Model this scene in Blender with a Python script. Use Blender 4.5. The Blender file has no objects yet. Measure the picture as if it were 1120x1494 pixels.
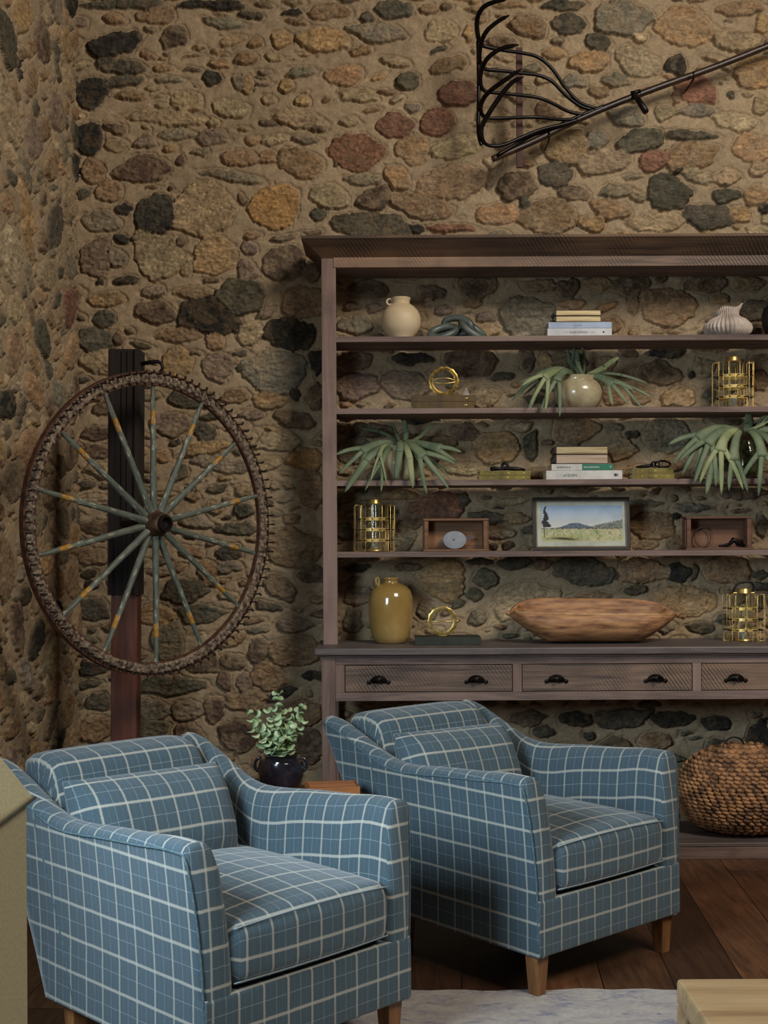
import bpy, bmesh, math, random
import numpy as np
from mathutils import Vector, Matrix, Euler
PI = math.pi
C = bpy.context.scene.collection
EYE = 1.34; F = 1844.0; TH = 0.0055
def P(x, y, d):
    """measure: where a point of the photograph lies at depth d"""
    ux = x - TH*(y-790); uy = y + TH*(x-560)
    return Vector(((ux-560)/F*d, d, EYE-(uy-790)/F*d))
def lin(c):
    return tuple(((v/255)/12.92 if v/255 <= .04045 else ((v/255+.055)/1.055)**2.4) for v in c)

# ------------------------------------------------------------------ mesh helpers
class MB:
    def __init__(s): s.v = []; s.f = []; s.uv = {}
    def add(s, vs, fs, uvs=None):
        b = len(s.v); s.v += [tuple(v) for v in vs]
        for i, f in enumerate(fs):
            if uvs is not None: s.uv[len(s.f)] = uvs[i]
            s.f.append([b+k for k in f])
        return s
    def box(s, c, d, M=None):
        x, y, z = d[0]/2, d[1]/2, d[2]/2
        vs = [Vector((i*x, j*y, k*z)) for i in (-1,1) for j in (-1,1) for k in (-1,1)]
        if M is not None: vs = [M @ v for v in vs]
        vs = [v+Vector(c) for v in vs]
        return s.add(vs, [(0,1,3,2),(4,6,7,5),(0,4,5,1),(2,3,7,6),(0,2,6,4),(1,5,7,3)])
    def bb(s, x0, x1, y0, y1, z0, z1):
        return s.box(((x0+x1)/2,(y0+y1)/2,(z0+z1)/2), (x1-x0,y1-y0,z1-z0))
    def lathe(s, prof, n=40, c=(0,0,0), sx=1, sy=1, fn=None):
        vs = []; fs = []
        for (r, z) in prof:
            for i in range(n):
                a = 2*PI*i/n
                p = Vector((r*math.cos(a)*sx, r*math.sin(a)*sy, z))
                if fn: p = fn(p, a)
                vs.append(p+Vector(c))
        for j in range(len(prof)-1):
            for i in range(n):
                k = (i+1) % n
                fs.append((j*n+i, j*n+k, (j+1)*n+k, (j+1)*n+i))
        fs.append(tuple(range(n))[::-1]); m = (len(prof)-1)*n
        fs.append(tuple(m+i for i in range(n)))
        return s.add(vs, fs)
    def tube(s, pts, r, n=8, closed=False, flat=None):
        pts = [Vector(p) for p in pts]; N = len(pts)
        rs = r if isinstance(r, (list, tuple)) else [r]*N
        tans = []
        for i in range(N):
            a = pts[(i-1) % N] if closed or i else pts[0]; b = pts[(i+1) % N] if closed or i < N-1 else pts[-1]
            t = (b-a); tans.append(t.normalized() if t.length > 1e-9 else Vector((0,0,1)))
        up = Vector((0,0,1)) if abs(tans[0].z) < .9 else Vector((1,0,0))
        nrm = (up - tans[0]*up.dot(tans[0])).normalized()
        vs = []
        for i in range(N):
            nrm = (nrm - tans[i]*nrm.dot(tans[i])).normalized(); bi = tans[i].cross(nrm)
            for k in range(n):
                a = 2*PI*k/n + PI/4
                q = nrm*math.cos(a)*rs[i] + bi*math.sin(a)*rs[i]*(flat or 1)
                vs.append(pts[i]+q)
        fs = []
        for i in range(N if closed else N-1):
            j = (i+1) % N
            for k in range(n):
                l = (k+1) % n
                fs.append((i*n+k, i*n+l, j*n+l, j*n+k))
        if not closed:
            fs.append(tuple(range(n))[::-1]); fs.append(tuple((N-1)*n+k for k in range(n)))
        return s.add(vs, fs)
    def torus(s, R, r, c=(0,0,0), M=None, n=48, m=10, rect=None):
        vs = []; fs = []
        for i in range(n):
            a = 2*PI*i/n
            if rect: prof = [(-rect[0],-rect[1]),(rect[0],-rect[1]),(rect[0],rect[1]),(-rect[0],rect[1])]
            else: prof = [(r*math.cos(2*PI*k/m), r*math.sin(2*PI*k/m)) for k in range(m)]
            for (q, h) in prof:
                v = Vector(((R+q)*math.cos(a), h, (R+q)*math.sin(a)))
                if M is not None: v = M @ v
                vs.append(v+Vector(c))
        m = len(prof)
        for i in range(n):
            j = (i+1) % n
            for k in range(m):
                l = (k+1) % m
                fs.append((i*m+k, i*m+l, j*m+l, j*m+k))
        return s.add(vs, fs)
    def ball(s, c, r, n=12, m=8, M=None):
        prof = [(math.sin(PI*j/m), -math.cos(PI*j/m)) for j in range(1, m)]
        vs = []; fs = []
        for (q, h) in prof:
            for i in range(n):
                a = 2*PI*i/n; v = Vector((q*math.cos(a)*r[0], q*math.sin(a)*r[1], h*r[2]))
                if M is not None: v = M @ v
                vs.append(v+Vector(c))
        for j in range(m-2):
            for i in range(n):
                k = (i+1) % n; fs.append((j*n+i, j*n+k, (j+1)*n+k, (j+1)*n+i))
        fs.append(tuple(range(n))[::-1]); fs.append(tuple((m-2)*n+i for i in range(n)))
        return s.add(vs, fs)
    def prism(s, poly, a, b, axis='y'):
        n = len(poly); vs = []
        for h in (a, b):
            for (p, q) in poly:
                vs.append({'y': (p, h, q), 'z': (p, q, h), 'x': (h, p, q)}[axis])
        fs = [tuple(range(n))[::-1], tuple(n+i for i in range(n))]
        for i in range(n):
            j = (i+1) % n; fs.append((i, j, n+j, n+i))
        return s.add(vs, fs)
    def build(s, name, mat, parent=None, smooth=False, bevel=0, loc=None, rot=None, sub=0, seg=2, solid=0):
        me = bpy.data.meshes.new(name); me.from_pydata(s.v, [], s.f); me.update()
        if s.uv:
            ul = me.uv_layers.new(name='UVMap')
            for fi, us in s.uv.items():
                for li, u in zip(me.polygons[fi].loop_indices, us): ul.data[li].uv = u
        bm = bmesh.new(); bm.from_mesh(me); bmesh.ops.recalc_face_normals(bm, faces=bm.faces); bm.to_mesh(me); bm.free()
        if smooth:
            me.polygons.foreach_set('use_smooth', [True]*len(me.polygons))
            if smooth != 'all': me.set_sharp_from_angle(angle=math.radians(45))
        o = bpy.data.objects.new(name, me); C.objects.link(o)
        if mat: me.materials.append(mat)
        if parent: o.parent = parent
        if loc is not None: o.location = loc
        if rot is not None: o.rotation_euler = rot
        if solid: m = o.modifiers.new('t', 'SOLIDIFY'); m.thickness = solid; m.offset = 0
        if bevel: m = o.modifiers.new('b', 'BEVEL'); m.width = bevel; m.segments = seg; m.limit_method = 'ANGLE'; m.angle_limit = math.radians(40)
        if sub: m = o.modifiers.new('s', 'SUBSURF'); m.levels = sub; m.render_levels = sub
        return o
def tag(o, label, cat, group=None):
    o['label'] = label; o['category'] = cat
    if group: o['group'] = group
    return o
def thing(name, label, cat, loc=(0,0,0), rotz=0, group=None, rot=None):
    o = bpy.data.objects.new(name, None); C.objects.link(o); o.empty_display_size = .05
    o.location = loc; o.rotation_euler = rot if rot else (0,0,rotz)
    return tag(o, label, cat, group)
def struct(o): o['kind'] = 'structure'; return o
def dup(root, loc, rotz, label, group=None):
    r = root.copy(); C.objects.link(r); r.location = loc; r.rotation_euler = (0,0,rotz); r['label'] = label
    if group: r['group'] = group
    def rec(src, dst):
        for ch in list(src.children):
            c = ch.copy(); C.objects.link(c); c.parent = dst; rec(ch, c)
    rec(root, r)
    return r
def letters(txt, size, mat, parent, loc, align='LEFT', sx=1, name='lettering'):
    cu = bpy.data.curves.new('t', 'FONT'); cu.body = txt; cu.size = size; cu.align_x = align; cu.extrude = .0002
    cu.space_character = 1.05
    o = bpy.data.objects.new('t', cu); C.objects.link(o)
    dg = bpy.context.evaluated_depsgraph_get(); me = bpy.data.meshes.new_from_object(o.evaluated_get(dg))
    bpy.data.objects.remove(o)
    me.name = name; me.materials.clear(); me.materials.append(mat)
    t = bpy.data.objects.new(name, me); C.objects.link(t); t.parent = parent; t.location = loc
    t.rotation_euler = (PI/2, 0, 0); t.scale = (sx, 1, 1)
    return t

# ------------------------------------------------------------------ materials
def nt(name):
    m = bpy.data.materials.new(name); m.use_nodes = True; t = m.node_tree
    return m, t, t.nodes['Principled BSDF']
def node(t, kind, **kw):
    n = t.nodes.new(kind)
    for k, v in kw.items():
        if k in n.inputs.keys(): n.inputs[k].default_value = v
        else: setattr(n, k, v)
    return n
def mapped(t, scale=(1,1,1), rot=(0,0,0), loc=(0,0,0), src='Object'):
    tc = t.nodes.new('ShaderNodeTexCoord'); mp = t.nodes.new('ShaderNodeMapping')
    mp.inputs['Scale'].default_value = scale; mp.inputs['Rotation'].default_value = rot; mp.inputs['Location'].default_value = loc
    t.links.new(tc.outputs[src], mp.inputs['Vector']); return mp.outputs[0]
def mixc(t, fac, a, b, mode='MIX'):
    n = t.nodes.new('ShaderNodeMix'); n.data_type = 'RGBA'; n.blend_type = mode
    for s, v in ((n.inputs[0], fac), (n.inputs[6], a), (n.inputs[7], b)):
        if isinstance(v, (int, float)): s.default_value = v
        elif isinstance(v, tuple): s.default_value = (*v[:3], 1)
        else: t.links.new(v, s)
    return n.outputs[2]
def math_(t, op, a, b=0.0, c=None, clamp=False):
    n = t.nodes.new('ShaderNodeMath'); n.operation = op; n.use_clamp = clamp
    for i, v in enumerate((a, b) if c is None else (a, b, c)):
        if isinstance(v, (int, float)): n.inputs[i].default_value = v
        else: t.links.new(v, n.inputs[i])
    return n.outputs[0]
def ramp(t, src, lo, hi):
    n = t.nodes.new('ShaderNodeMapRange'); n.clamp = True
    t.links.new(src, n.inputs[0]); n.inputs[1].default_value = lo; n.inputs[2].default_value = hi
    return n.outputs[0]
def noise(t, vec, scale=5, detail=4, rough=.6, dist=0):
    n = node(t, 'ShaderNodeTexNoise', Scale=scale, Detail=detail, Roughness=rough, Distortion=dist)
    t.links.new(vec, n.inputs['Vector']); return n.outputs['Fac']
def bump(t, b, h, strength=.4, dist=.003):
    n = node(t, 'ShaderNodeBump', Strength=strength, Distance=dist); t.links.new(h, n.inputs['Height'])
    t.links.new(n.outputs[0], b.inputs['Normal'])
def mk(name, c1, c2=None, scale=8, stretch=(1,1,1), rough=.6, metal=0, bmp=0, bd=.002, lo=.35, hi=.65, coat=0, detail=5, spec=None):
    m, t, b = nt(name); b.inputs['Roughness'].default_value = rough; b.inputs['Metallic'].default_value = metal
    if coat: b.inputs['Coat Weight'].default_value = coat; b.inputs['Coat Roughness'].default_value = .08
    if spec is not None: b.inputs['Specular IOR Level'].default_value = spec
    c2 = c2 or tuple(v*.6 for v in c1)
    v = mapped(t, stretch); f = noise(t, v, scale, detail)
    t.links.new(mixc(t, ramp(t, f, lo, hi), lin(c2), lin(c1)), b.inputs['Base Color'])
    if bmp: bump(t, b, f, bmp, bd)
    return m
def wood(name, base, dark, axis, light=None, saw=0.0, gs=1.0, rough=.65, sawrot=.5):
    """grain along axis; saw: strength of diagonal saw marks"""
    m, t, b = nt(name); b.inputs['Roughness'].default_value = rough
    st = [28*gs, 28*gs, 28*gs]; st['xyz'.index(axis)] = 1.6*gs
    v = mapped(t, tuple(st)); f = noise(t, v, 1.6, 6, .65, .6)
    v2 = mapped(t, tuple(s*.22 for s in st)); f2 = noise(t, v2, 1.3, 3, .5)
    col = mixc(t, ramp(t, f, .3, .68), lin(dark), lin(base))
    col = mixc(t, ramp(t, f2, .45, .8), col, lin(light or base))
    f3 = noise(t, mapped(t, (3,3,3)), 1.1, 4, .6)
    col = mixc(t, math_(t, 'MULTIPLY', ramp(t, f3, .52, .72), .55), col, lin(dark))
    hh = f
    if saw:
        w = node(t, 'ShaderNodeTexWave', Scale=24.0, Distortion=1.6, Detail=2.0); w.inputs['Detail Scale'].default_value = 1.5
        t.links.new(mapped(t, (1,1,1), (0, sawrot, 0)), w.inputs['Vector'])
        msk = math_(t, 'MULTIPLY', ramp(t, noise(t, mapped(t, (2.2,2.2,2.2)), 1.3, 2), .42, .62), saw)
        wf = math_(t, 'MULTIPLY', ramp(t, w.outputs['Fac'], .55, .9), msk)
        col = mixc(t, wf, col, lin(tuple(x*.5 for x in dark)))
        hh = math_(t, 'SUBTRACT', f, wf)
    t.links.new(col, b.inputs['Base Color']); bump(t, b, hh, .5, .002)
    return m
# ------------------------------------------------------------------ rubble stone walls
K = 3.0
PAL = {'K': (31,29,25), 'D': (51,48,39), 'G': (76,71,59), 'B': (84,66,46), 'b': (58,46,36), 'R': (84,55,41), 'Q': (100,76,52),
       'r': (106,83,53), 'O': (108,78,42), 'T': (101,88,67), 't': (114,101,78), 'P': (78,66,57)}
def _ds(c, k=.80):
    g = .3*c[0]+.59*c[1]+.11*c[2]; return tuple(g+(v-g)*k for v in c)
PAL = {k: _ds(v, .84 if k in 'ROQr' else .95) for k, v in PAL.items()}
STONES = """175,3,110,12,0,D;310,4,95,14,0,K;167,61,74,28,-8,K;252,52,40,24,-20,b;172,95,70,20,5,D;180,116,60,14,-5,D;134,131,46,44,0,K
235,98,30,12,5,r;245,115,45,10,3,G;310,111,24,20,0,K;312,73,14,8,0,r;273,147,50,27,3,t;335,155,56,26,10,T;352,118,32,18,20,G;245,170,100,20,4,T
310,178,18,12,0,T;225,20,60,22,0,B;477,14,58,22,0,B;365,20,38,14,10,D;425,14,24,10,0,K;574,10,52,22,0,D;535,22,24,12,0,D;625,10,30,16,0,B;650,6,18,12,0,b
411,54,34,28,-10,r;372,60,20,14,0,B;470,56,62,32,5,r;555,44,66,28,0,G;645,44,46,32,0,t;685,46,16,24,0,r;640,70,34,8,-15,D;500,108,58,28,0,Q;520,138,60,20,10,T
418,122,20,20,0,r;440,145,24,18,0,r;392,142,24,14,0,T;360,120,18,26,0,r;595,116,32,24,-15,D;655,92,54,22,-15,B;670,135,54,34,-5,R;638,175,46,38,0,R
575,182,52,32,0,R;510,176,30,16,0,T;435,172,80,22,5,T;388,177,28,12,10,b;465,186,26,10,0,b;575,88,50,14,10,T;129,201,36,44,0,K;132,246,34,28,0,B
120,280,18,14,-20,D;206,244,72,34,0,b;158,278,44,30,-5,Q;178,303,24,14,0,K;225,312,54,52,15,K;147,322,50,30,0,G;176,346,22,13,5,K;195,345,14,8,0,b
297,305,86,62,3,T;262,232,14,18,0,b;255,194,46,18,0,G;212,206,34,18,0,P;245,215,22,9,0,r;168,210,32,18,0,T;335,256,86,14,10,G;350,229,58,24,-3,Q
368,202,26,14,0,r;352,290,10,20,-15,b;264,351,14,14,0,b;250,273,8,10,0,b;365,342,26,10,-5,B;361,360,26,20,30,P;310,369,56,52,0,r;228,371,60,58,0,T
137,377,42,46,0,P;170,374,30,24,10,G;272,386,18,30,0,T;400,202,40,14,-5,t;445,202,42,14,5,G;520,221,76,48,8,R;390,226,24,20,0,Q;436,236,66,34,20,B
600,217,46,38,20,Q;662,214,74,32,-12,t;580,257,42,28,35,r;530,260,60,15,-3,G;488,237,8,8,0,D;401,300,70,62,0,O;480,285,50,30,10,T;547,287,48,32,-15,b
661,262,88,42,-5,Q;463,312,22,20,0,D;540,327,110,36,5,D;613,300,92,32,14,B;608,332,20,14,10,K;660,332,70,11,0,R;455,337,30,9,0,b;825,6,60,16,0,D;745,5,50,12,0,B
829,32,46,28,0,D;905,25,70,44,5,G;1000,38,84,54,15,r;770,37,48,28,20,B;873,60,40,26,10,D;857,87,58,28,-5,r;930,86,62,38,25,T;810,76,34,18,0,r;815,57,26,14,0,G
935,52,24,14,0,t;988,90,28,26,0,K;1075,56,68,28,5,T;1080,8,70,18,0,B;1112,34,18,30,0,r;1100,105,46,44,0,r;1020,128,50,34,8,R;1066,136,14,14,0,D
838,116,32,20,0,G;900,114,44,18,0,G;875,132,34,16,0,B;1018,160,58,18,-3,G;1074,175,58,24,12,t;1110,152,26,22,0,T;970,162,28,20,0,T;988,138,14,20,0,Q
915,168,50,24,5,G;800,160,46,28,0,B;827,214,58,46,-5,r;872,202,28,26,0,G;936,202,64,32,-10,D;1012,196,60,15,2,D;953,233,44,28,0,R;1013,225,70,36,-3,B
1098,214,54,34,5,Q;880,236,72,32,0,T;812,252,48,34,5,D;755,269,54,38,5,b;715,262,10,28,0,b;840,280,50,20,5,b;900,276,44,18,0,G;932,284,26,16,20,T
977,278,62,40,10,D;1020,254,50,18,10,T;992,246,20,8,0,K;1062,256,40,22,0,T;1108,246,26,20,0,T;1060,283,42,20,0,D;1104,283,36,28,0,B;800,314,78,48,0,B
766,295,14,20,0,D;727,312,58,26,3,Q;892,303,58,26,10,Q;866,325,44,24,0,r;960,322,84,24,0,T;1033,313,62,28,4,D;1083,310,36,20,15,r;1115,302,16,16,0,K
144,410,16,9,0,K;183,408,38,12,-5,K;155,436,56,22,0,r;223,424,32,18,-5,P;225,453,56,32,5,b;283,426,52,17,2,B;305,408,28,10,0,b;351,431,68,44,8,D;301,462,78,42,15,K
358,392,26,34,-20,P;413,384,64,44,0,b;456,398,26,26,0,b;443,440,60,44,-5,B;385,457,26,14,-20,P;151,464,30,24,0,D;136,493,44,34,15,D;169,493,14,18,0,b
258,487,66,18,0,B;314,496,28,26,0,Q;363,487,36,32,-15,T;421,485,70,42,12,K;348,515,26,8,-10,D;256,528,40,38,0,r;316,534,42,36,5,P;398,540,84,56,0,G
348,536,10,12,0,D;283,514,22,7,0,b;135,525,40,22,0,T;461,527,24,30,0,K;280,581,64,26,5,D;342,578,40,20,-5,B;392,584,50,24,3,r;430,574,14,18,0,K;461,577,26,34,0,b
430,611,56,24,5,b;367,604,36,16,0,P;250,618,58,30,0,P;296,628,32,22,5,D;252,646,20,12,0,K;140,632,46,20,0,b;405,643,68,24,0,T;447,669,48,30,0,O;300,652,66,20,-3,r
325,677,86,22,8,G;388,676,44,20,0,T;262,690,20,24,30,D;145,658,44,16,0,b;150,682,50,22,0,T;235,665,22,18,0,B;280,724,24,12,0,B;455,715,38,50,0,B;425,758,26,18,0,B
355,744,30,20,0,D;345,772,60,20,0,D;285,762,50,18,3,G;310,740,24,18,0,Q;365,715,50,16,0,T;145,770,60,20,0,b;140,730,50,16,0,T;425,799,76,46,0,B;333,806,36,20,-10,D
330,828,40,18,0,G;456,838,46,24,0,b;408,857,50,30,32,b;391,885,36,14,12,D;270,862,66,32,-5,D;303,836,24,36,-30,B;225,899,54,30,0,r;292,897,60,26,2,D;430,911,48,20,0,P
432,949,68,40,0,B;460,986,44,14,0,K;243,938,46,42,-20,G;298,964,46,32,8,b;335,932,42,24,0,B;338,966,38,24,0,b;377,952,28,32,0,b;389,988,52,34,12,B;355,997,18,26,0,P
248,1001,98,24,-3,D;325,992,20,26,-30,b;358,1024,54,24,0,B;410,1013,44,14,-20,K;224,1037,48,26,4,G;273,1038,42,28,0,G;311,1036,32,36,0,b;347,1074,54,42,5,b
215,1067,50,30,0,D;275,1074,40,34,0,b;142,1025,34,22,0,D;140,1065,50,34,0,B;135,975,40,20,0,K;135,890,46,30,0,D;128,838,26,12,0,K;132,812,44,20,0,B;440,1042,56,36,0,B;450,1088,40,38,0,b
537,420,60,26,0,b;632,424,38,20,0,b;697,416,54,30,0,b;690,441,30,14,0,B;512,447,22,12,0,P;547,449,28,13,0,P;520,474,46,24,0,G;647,451,30,14,0,P;708,462,30,14,0,P
772,463,72,56,0,G;790,414,50,18,0,B;830,420,30,22,0,b;872,412,40,18,0,B;922,413,58,24,0,b;967,404,20,14,0,b;1030,412,62,26,0,b;1095,412,50,20,0,B;836,442,38,16,0,Q
974,448,84,46,5,B;926,446,18,26,0,B;1052,436,28,18,0,r;1100,452,40,28,0,D;893,474,30,20,0,B;970,483,44,9,0,B;520,524,50,24,0,b;602,523,54,16,0,K;690,526,70,34,0,b
770,522,24,36,0,b;798,530,20,30,0,r;520,562,56,34,0,P;590,562,68,38,5,P;503,588,20,10,0,Q;708,577,44,28,0,T;540,628,56,22,0,b;676,630,40,28,0,b;725,652,62,46,0,r
775,652,22,40,0,D;640,648,40,26,0,B;515,656,46,38,0,G;680,684,60,16,0,T;760,622,34,12,0,T;830,526,56,22,0,b;975,513,60,18,0,K;962,545,66,28,8,b;1009,544,10,12,0,K
992,577,50,26,-5,r;935,576,32,28,0,B;898,580,34,22,0,Q;885,530,34,24,0,B;1038,578,20,16,0,D;1028,536,26,22,0,T;1110,555,26,28,0,B;840,624,64,34,0,B;925,632,24,10,0,K
975,635,64,50,0,G;1060,612,50,18,0,b;985,676,40,22,0,B;908,656,40,30,0,T;640,740,80,40,-5,R;600,762,44,20,-25,b;585,722,54,16,0,r;677,728,16,20,15,D;712,754,50,14,4,D
748,730,46,12,0,T;753,757,40,18,0,T;590,789,46,24,-20,G;720,797,18,10,0,K;742,798,18,12,0,K;730,778,48,16,0,G;850,713,60,10,0,B;952,766,54,38,-5,B;945,795,36,14,0,B
990,790,28,20,0,B;1010,740,60,12,0,G;990,754,16,10,0,K;1113,768,18,32,0,D;1080,746,36,8,0,b;1085,720,60,16,0,b;520,829,38,12,0,K;595,827,44,14,0,b;648,846,56,58,0,r
700,820,40,12,0,D;750,822,50,20,0,D;790,824,26,16,0,b;708,844,38,22,12,D;692,868,24,20,0,D;665,881,20,12,0,D;697,901,28,20,0,G;520,868,40,24,0,P;620,892,28,24,0,G
516,906,28,36,0,G;768,878,84,52,0,t;852,833,94,36,8,D;937,832,64,32,-3,Q;990,836,30,28,0,K;1014,836,12,22,0,D;1062,830,70,34,0,Q;1110,838,26,14,0,D;930,862,40,14,-5,D
870,870,50,12,0,B;1000,878,100,40,0,r;1023,916,42,16,5,D;970,915,26,14,0,G;1110,880,16,20,0,D;980,1050,66,22,0,K;1045,1056,44,22,0,K;1110,1080,34,40,0,K;905,1052,70,26,0,D
840,1050,50,20,0,K;770,1048,50,22,0,b;960,1082,50,24,0,B;1050,1090,34,20,0,D;900,1090,50,24,0,b;560,1045,60,20,0,b;640,1040,60,16,0,D"""
rg = np.random.RandomState(7)
_perm = rg.rand(512, 512)
def vnoise(x, z, s, seed=0):
    x = x/s + seed*17.3 + 100; z = z/s + seed*9.1 + 100
    xi = np.floor(x).astype(int); zi = np.floor(z).astype(int); fx = x-xi; fz = z-zi
    fx = fx*fx*(3-2*fx); fz = fz*fz*(3-2*fz)
    g = lambda i, j: _perm[i % 512, j % 512]
    return (g(xi,zi)*(1-fx)+g(xi+1,zi)*fx)*(1-fz) + (g(xi,zi+1)*(1-fx)+g(xi+1,zi+1)*fx)*fz
def fbm(x, z, s, seed=0, o=4):
    t = 0; a = 1; n = 0
    for i in range(o): t = t + a*vnoise(x, z, s, seed+i); n += a; a *= .55; s /= 2.03
    return t/n
def pack(stones, x0, x1, z0, z1, sizes, inside, seed):
    """throw random stones into the free places"""
    r = np.random.RandomState(seed); res = .008
    nx = int((x1-x0)/res)+1; nz = int((z1-z0)/res)+1
    occ = np.zeros((nz, nx), bool); gx = x0+np.arange(nx)*res; gz = z0+np.arange(nz)*res
    def win(s, g):
        m = max(s[2], s[3])/2*1.15+g
        i0 = max(0, int((s[0]-m-x0)/res)); i1 = min(nx, int((s[0]+m-x0)/res)+2)
        j0 = max(0, int((s[1]-m-z0)/res)); j1 = min(nz, int((s[1]+m-z0)/res)+2)
        if i0 >= i1 or j0 >= j1: return None
        X, Z = np.meshgrid(gx[i0:i1]-s[0], gz[j0:j1]-s[1]); c, q = math.cos(s[4]), math.sin(s[4])
        u = X*c+Z*q; v = -X*q+Z*c
        return (slice(j0, j1), slice(i0, i1)), (np.abs(u/(s[2]/2+g))**2.5+np.abs(v/(s[3]/2+g))**2.5) < 1
    for s in stones:
        w = win(s, 0)
        if w: occ[w[0]] |= w[1]
    out = list(stones)
    for (w0, w1, asp0, asp1, tries, gap, cols, wt) in sizes:
        for _ in range(tries):
            x = r.uniform(x0, x1); z = r.uniform(z0, z1)
            if not inside(x, z, w1): continue
            w_ = r.uniform(w0, w1); h = w_*r.uniform(asp0, asp1)
            s = (x, z, w_, h, r.uniform(-.25, .25), cols[r.choice(len(cols), p=wt)])
            q = win(s, gap)
            if q is None or (occ[q[0]] & q[1]).any(): continue
            q = win(s, 0); occ[q[0]] |= q[1]; out.append(s)
    return out
def heightfield(stones, x0, x1, z0, z1, res, seed):
    r = np.random.RandomState(seed)
    nx = int(round((x1-x0)/res))+1; nz = int(round((z1-z0)/res))+1
    gx = np.linspace(x0, x1, nx); gz = np.linspace(z0, z1, nz); X, Z = np.meshgrid(gx, gz)
    wx = (fbm(X, Z, .05, 1)-.5)*.030 + (fbm(X, Z, .018, 31, 2)-.5)*.012; wz = (fbm(X, Z, .05, 5)-.5)*.026 + (fbm(X, Z, .018, 37, 2)-.5)*.010
    H = (fbm(X, Z, .16, 9)-.5)*.016+(fbm(X, Z, .03, 12)-.5)*.008
    best = np.full(X.shape, 9.0)
    mort = np.array(lin((99,86,68)))*K
    Cc = np.ones(X.shape+(3,))*mort * (.78+.44*fbm(X, Z, .3, 20))[..., None] * (.86+.28*fbm(X, Z, .02, 23))[..., None]
    Mk = np.zeros(X.shape)
    for s in stones:
        m = max(s[2], s[3])*.72+.03
        i0 = max(0, int((s[0]-m-x0)/res)); i1 = min(nx, int((s[0]+m-x0)/res)+2)
        j0 = max(0, int((s[1]-m-z0)/res)); j1 = min(nz, int((s[1]+m-z0)/res)+2)
        if i0 >= i1 or j0 >= j1: continue
        sl = (slice(j0, j1), slice(i0, i1))
        x = X[sl]+wx[sl]-s[0]; z = Z[sl]+wz[sl]-s[1]; c, q = math.cos(s[4]), math.sin(s[4])
        u = (x*c+z*q)/(s[2]/2); v = (-x*q+z*c)/(s[3]/2)
        nk = r.randint(5, 9); a0 = r.uniform(0, 6.3); rad = np.zeros(x.shape)
        for k in range(nk):            # a rounded irregular polygon
            ak = a0+2*PI*(k+r.uniform(-.28, .28))/nk
            rad = rad+np.maximum(0, (u*math.cos(ak)+v*math.sin(ak))/r.uniform(.84, 1.08))**7
        rad = rad**(1/7)
        bump_ = 1+.10*(fbm(X[sl]+s[1]*7, Z[sl]+s[0]*3, .03, 90, 3)-.5)*2
        rad = rad/bump_
        small = min(s[2], s[3])/2
        d = (1-rad)*small                      # about the distance inside the edge
        ew = .011
        t = np.clip(d/ew, 0, 1); t = t*t*(3-2*t)
        pr = r.uniform(.005, .014)*min(1, small/.03+.3)
        tilt = (u*r.uniform(-1, 1)+v*r.uniform(-1, 1))*.004
        facets = np.abs(fbm(X[sl]+s[0]*9, Z[sl]*1.6, .045, 40+seed)-.5)*.018
        rough = (fbm(X[sl], Z[sl]*1.5+s[1]*5, .013, 50, 3)-.5)*.016
        h = H[sl]*(1-t)+t*(pr+tilt+facets+rough) - .010*np.exp(-(d/.0045)**2)*(d > -.01)
        ins = (rad < 1) & (rad < best[sl])
        near = (d > -.008) & (rad < best[sl])
        hh = H[sl]; hh[near] = h[near]; H[sl] = hh
        b = best[sl]; b[ins] = rad[ins]; best[sl] = b
        base = np.array(lin(PAL[s[5]]))*K*r.uniform(.85, 1.15)*np.array([r.uniform(.95,1.06), 1, r.uniform(.92,1.06)])
        veins = fbm(X[sl]*.5+s[0]*3, Z[sl]*2.2, .02, 60+int(r.randint(9)), 4)
        var = (.50+1.0*veins)*(.62+.76*fbm(X[sl], Z[sl], .05, 70, 3))*(.80+.40*fbm(X[sl], Z[sl], .009, 75, 2))
        cc = base[None, None, :]*var[..., None]
        sm = (.0 if s[5] == 'K' else .12 if s[5] in 'DRO' else .45)*np.clip((fbm(X[sl], Z[sl], .06, 95, 4)-.47)*7, 0, 1)+(.0 if s[5] in 'KDRb' else .06)
        sm = np.maximum(sm, (.15 if s[5] in 'KDR' else .6)*np.clip(1-d/(.012+.02*fbm(X[sl], Z[sl], .04, 99, 2)), 0, 1)*(fbm(X[sl], Z[sl], .05, 97, 2) > .45))
        mix = np.clip((fbm(X[sl], Z[sl], .035, 80+int(r.randint(20)), 3)-.53)*5, 0, .55)[..., None]
        alt = np.array(lin(PAL['BTGBb'[r.randint(5)]]))*K
        cc = cc*(1-mix)+(base*.6+alt*.4)*mix
        cc = cc*(1-sm[..., None])+(Cc[sl]*.5+mort*.42)*sm[..., None]
        Cs = Cc[sl]; e = np.clip(d/.004, 0, 1)[..., None]; new = Cs*(1-e)+cc*e; Cs[ins] = new[ins]; Cc[sl] = Cs
        Ms = Mk[sl]; Ms[ins] = t[ins]; Mk[sl] = Ms
    return X, Z, H, Cc, Mk
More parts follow.
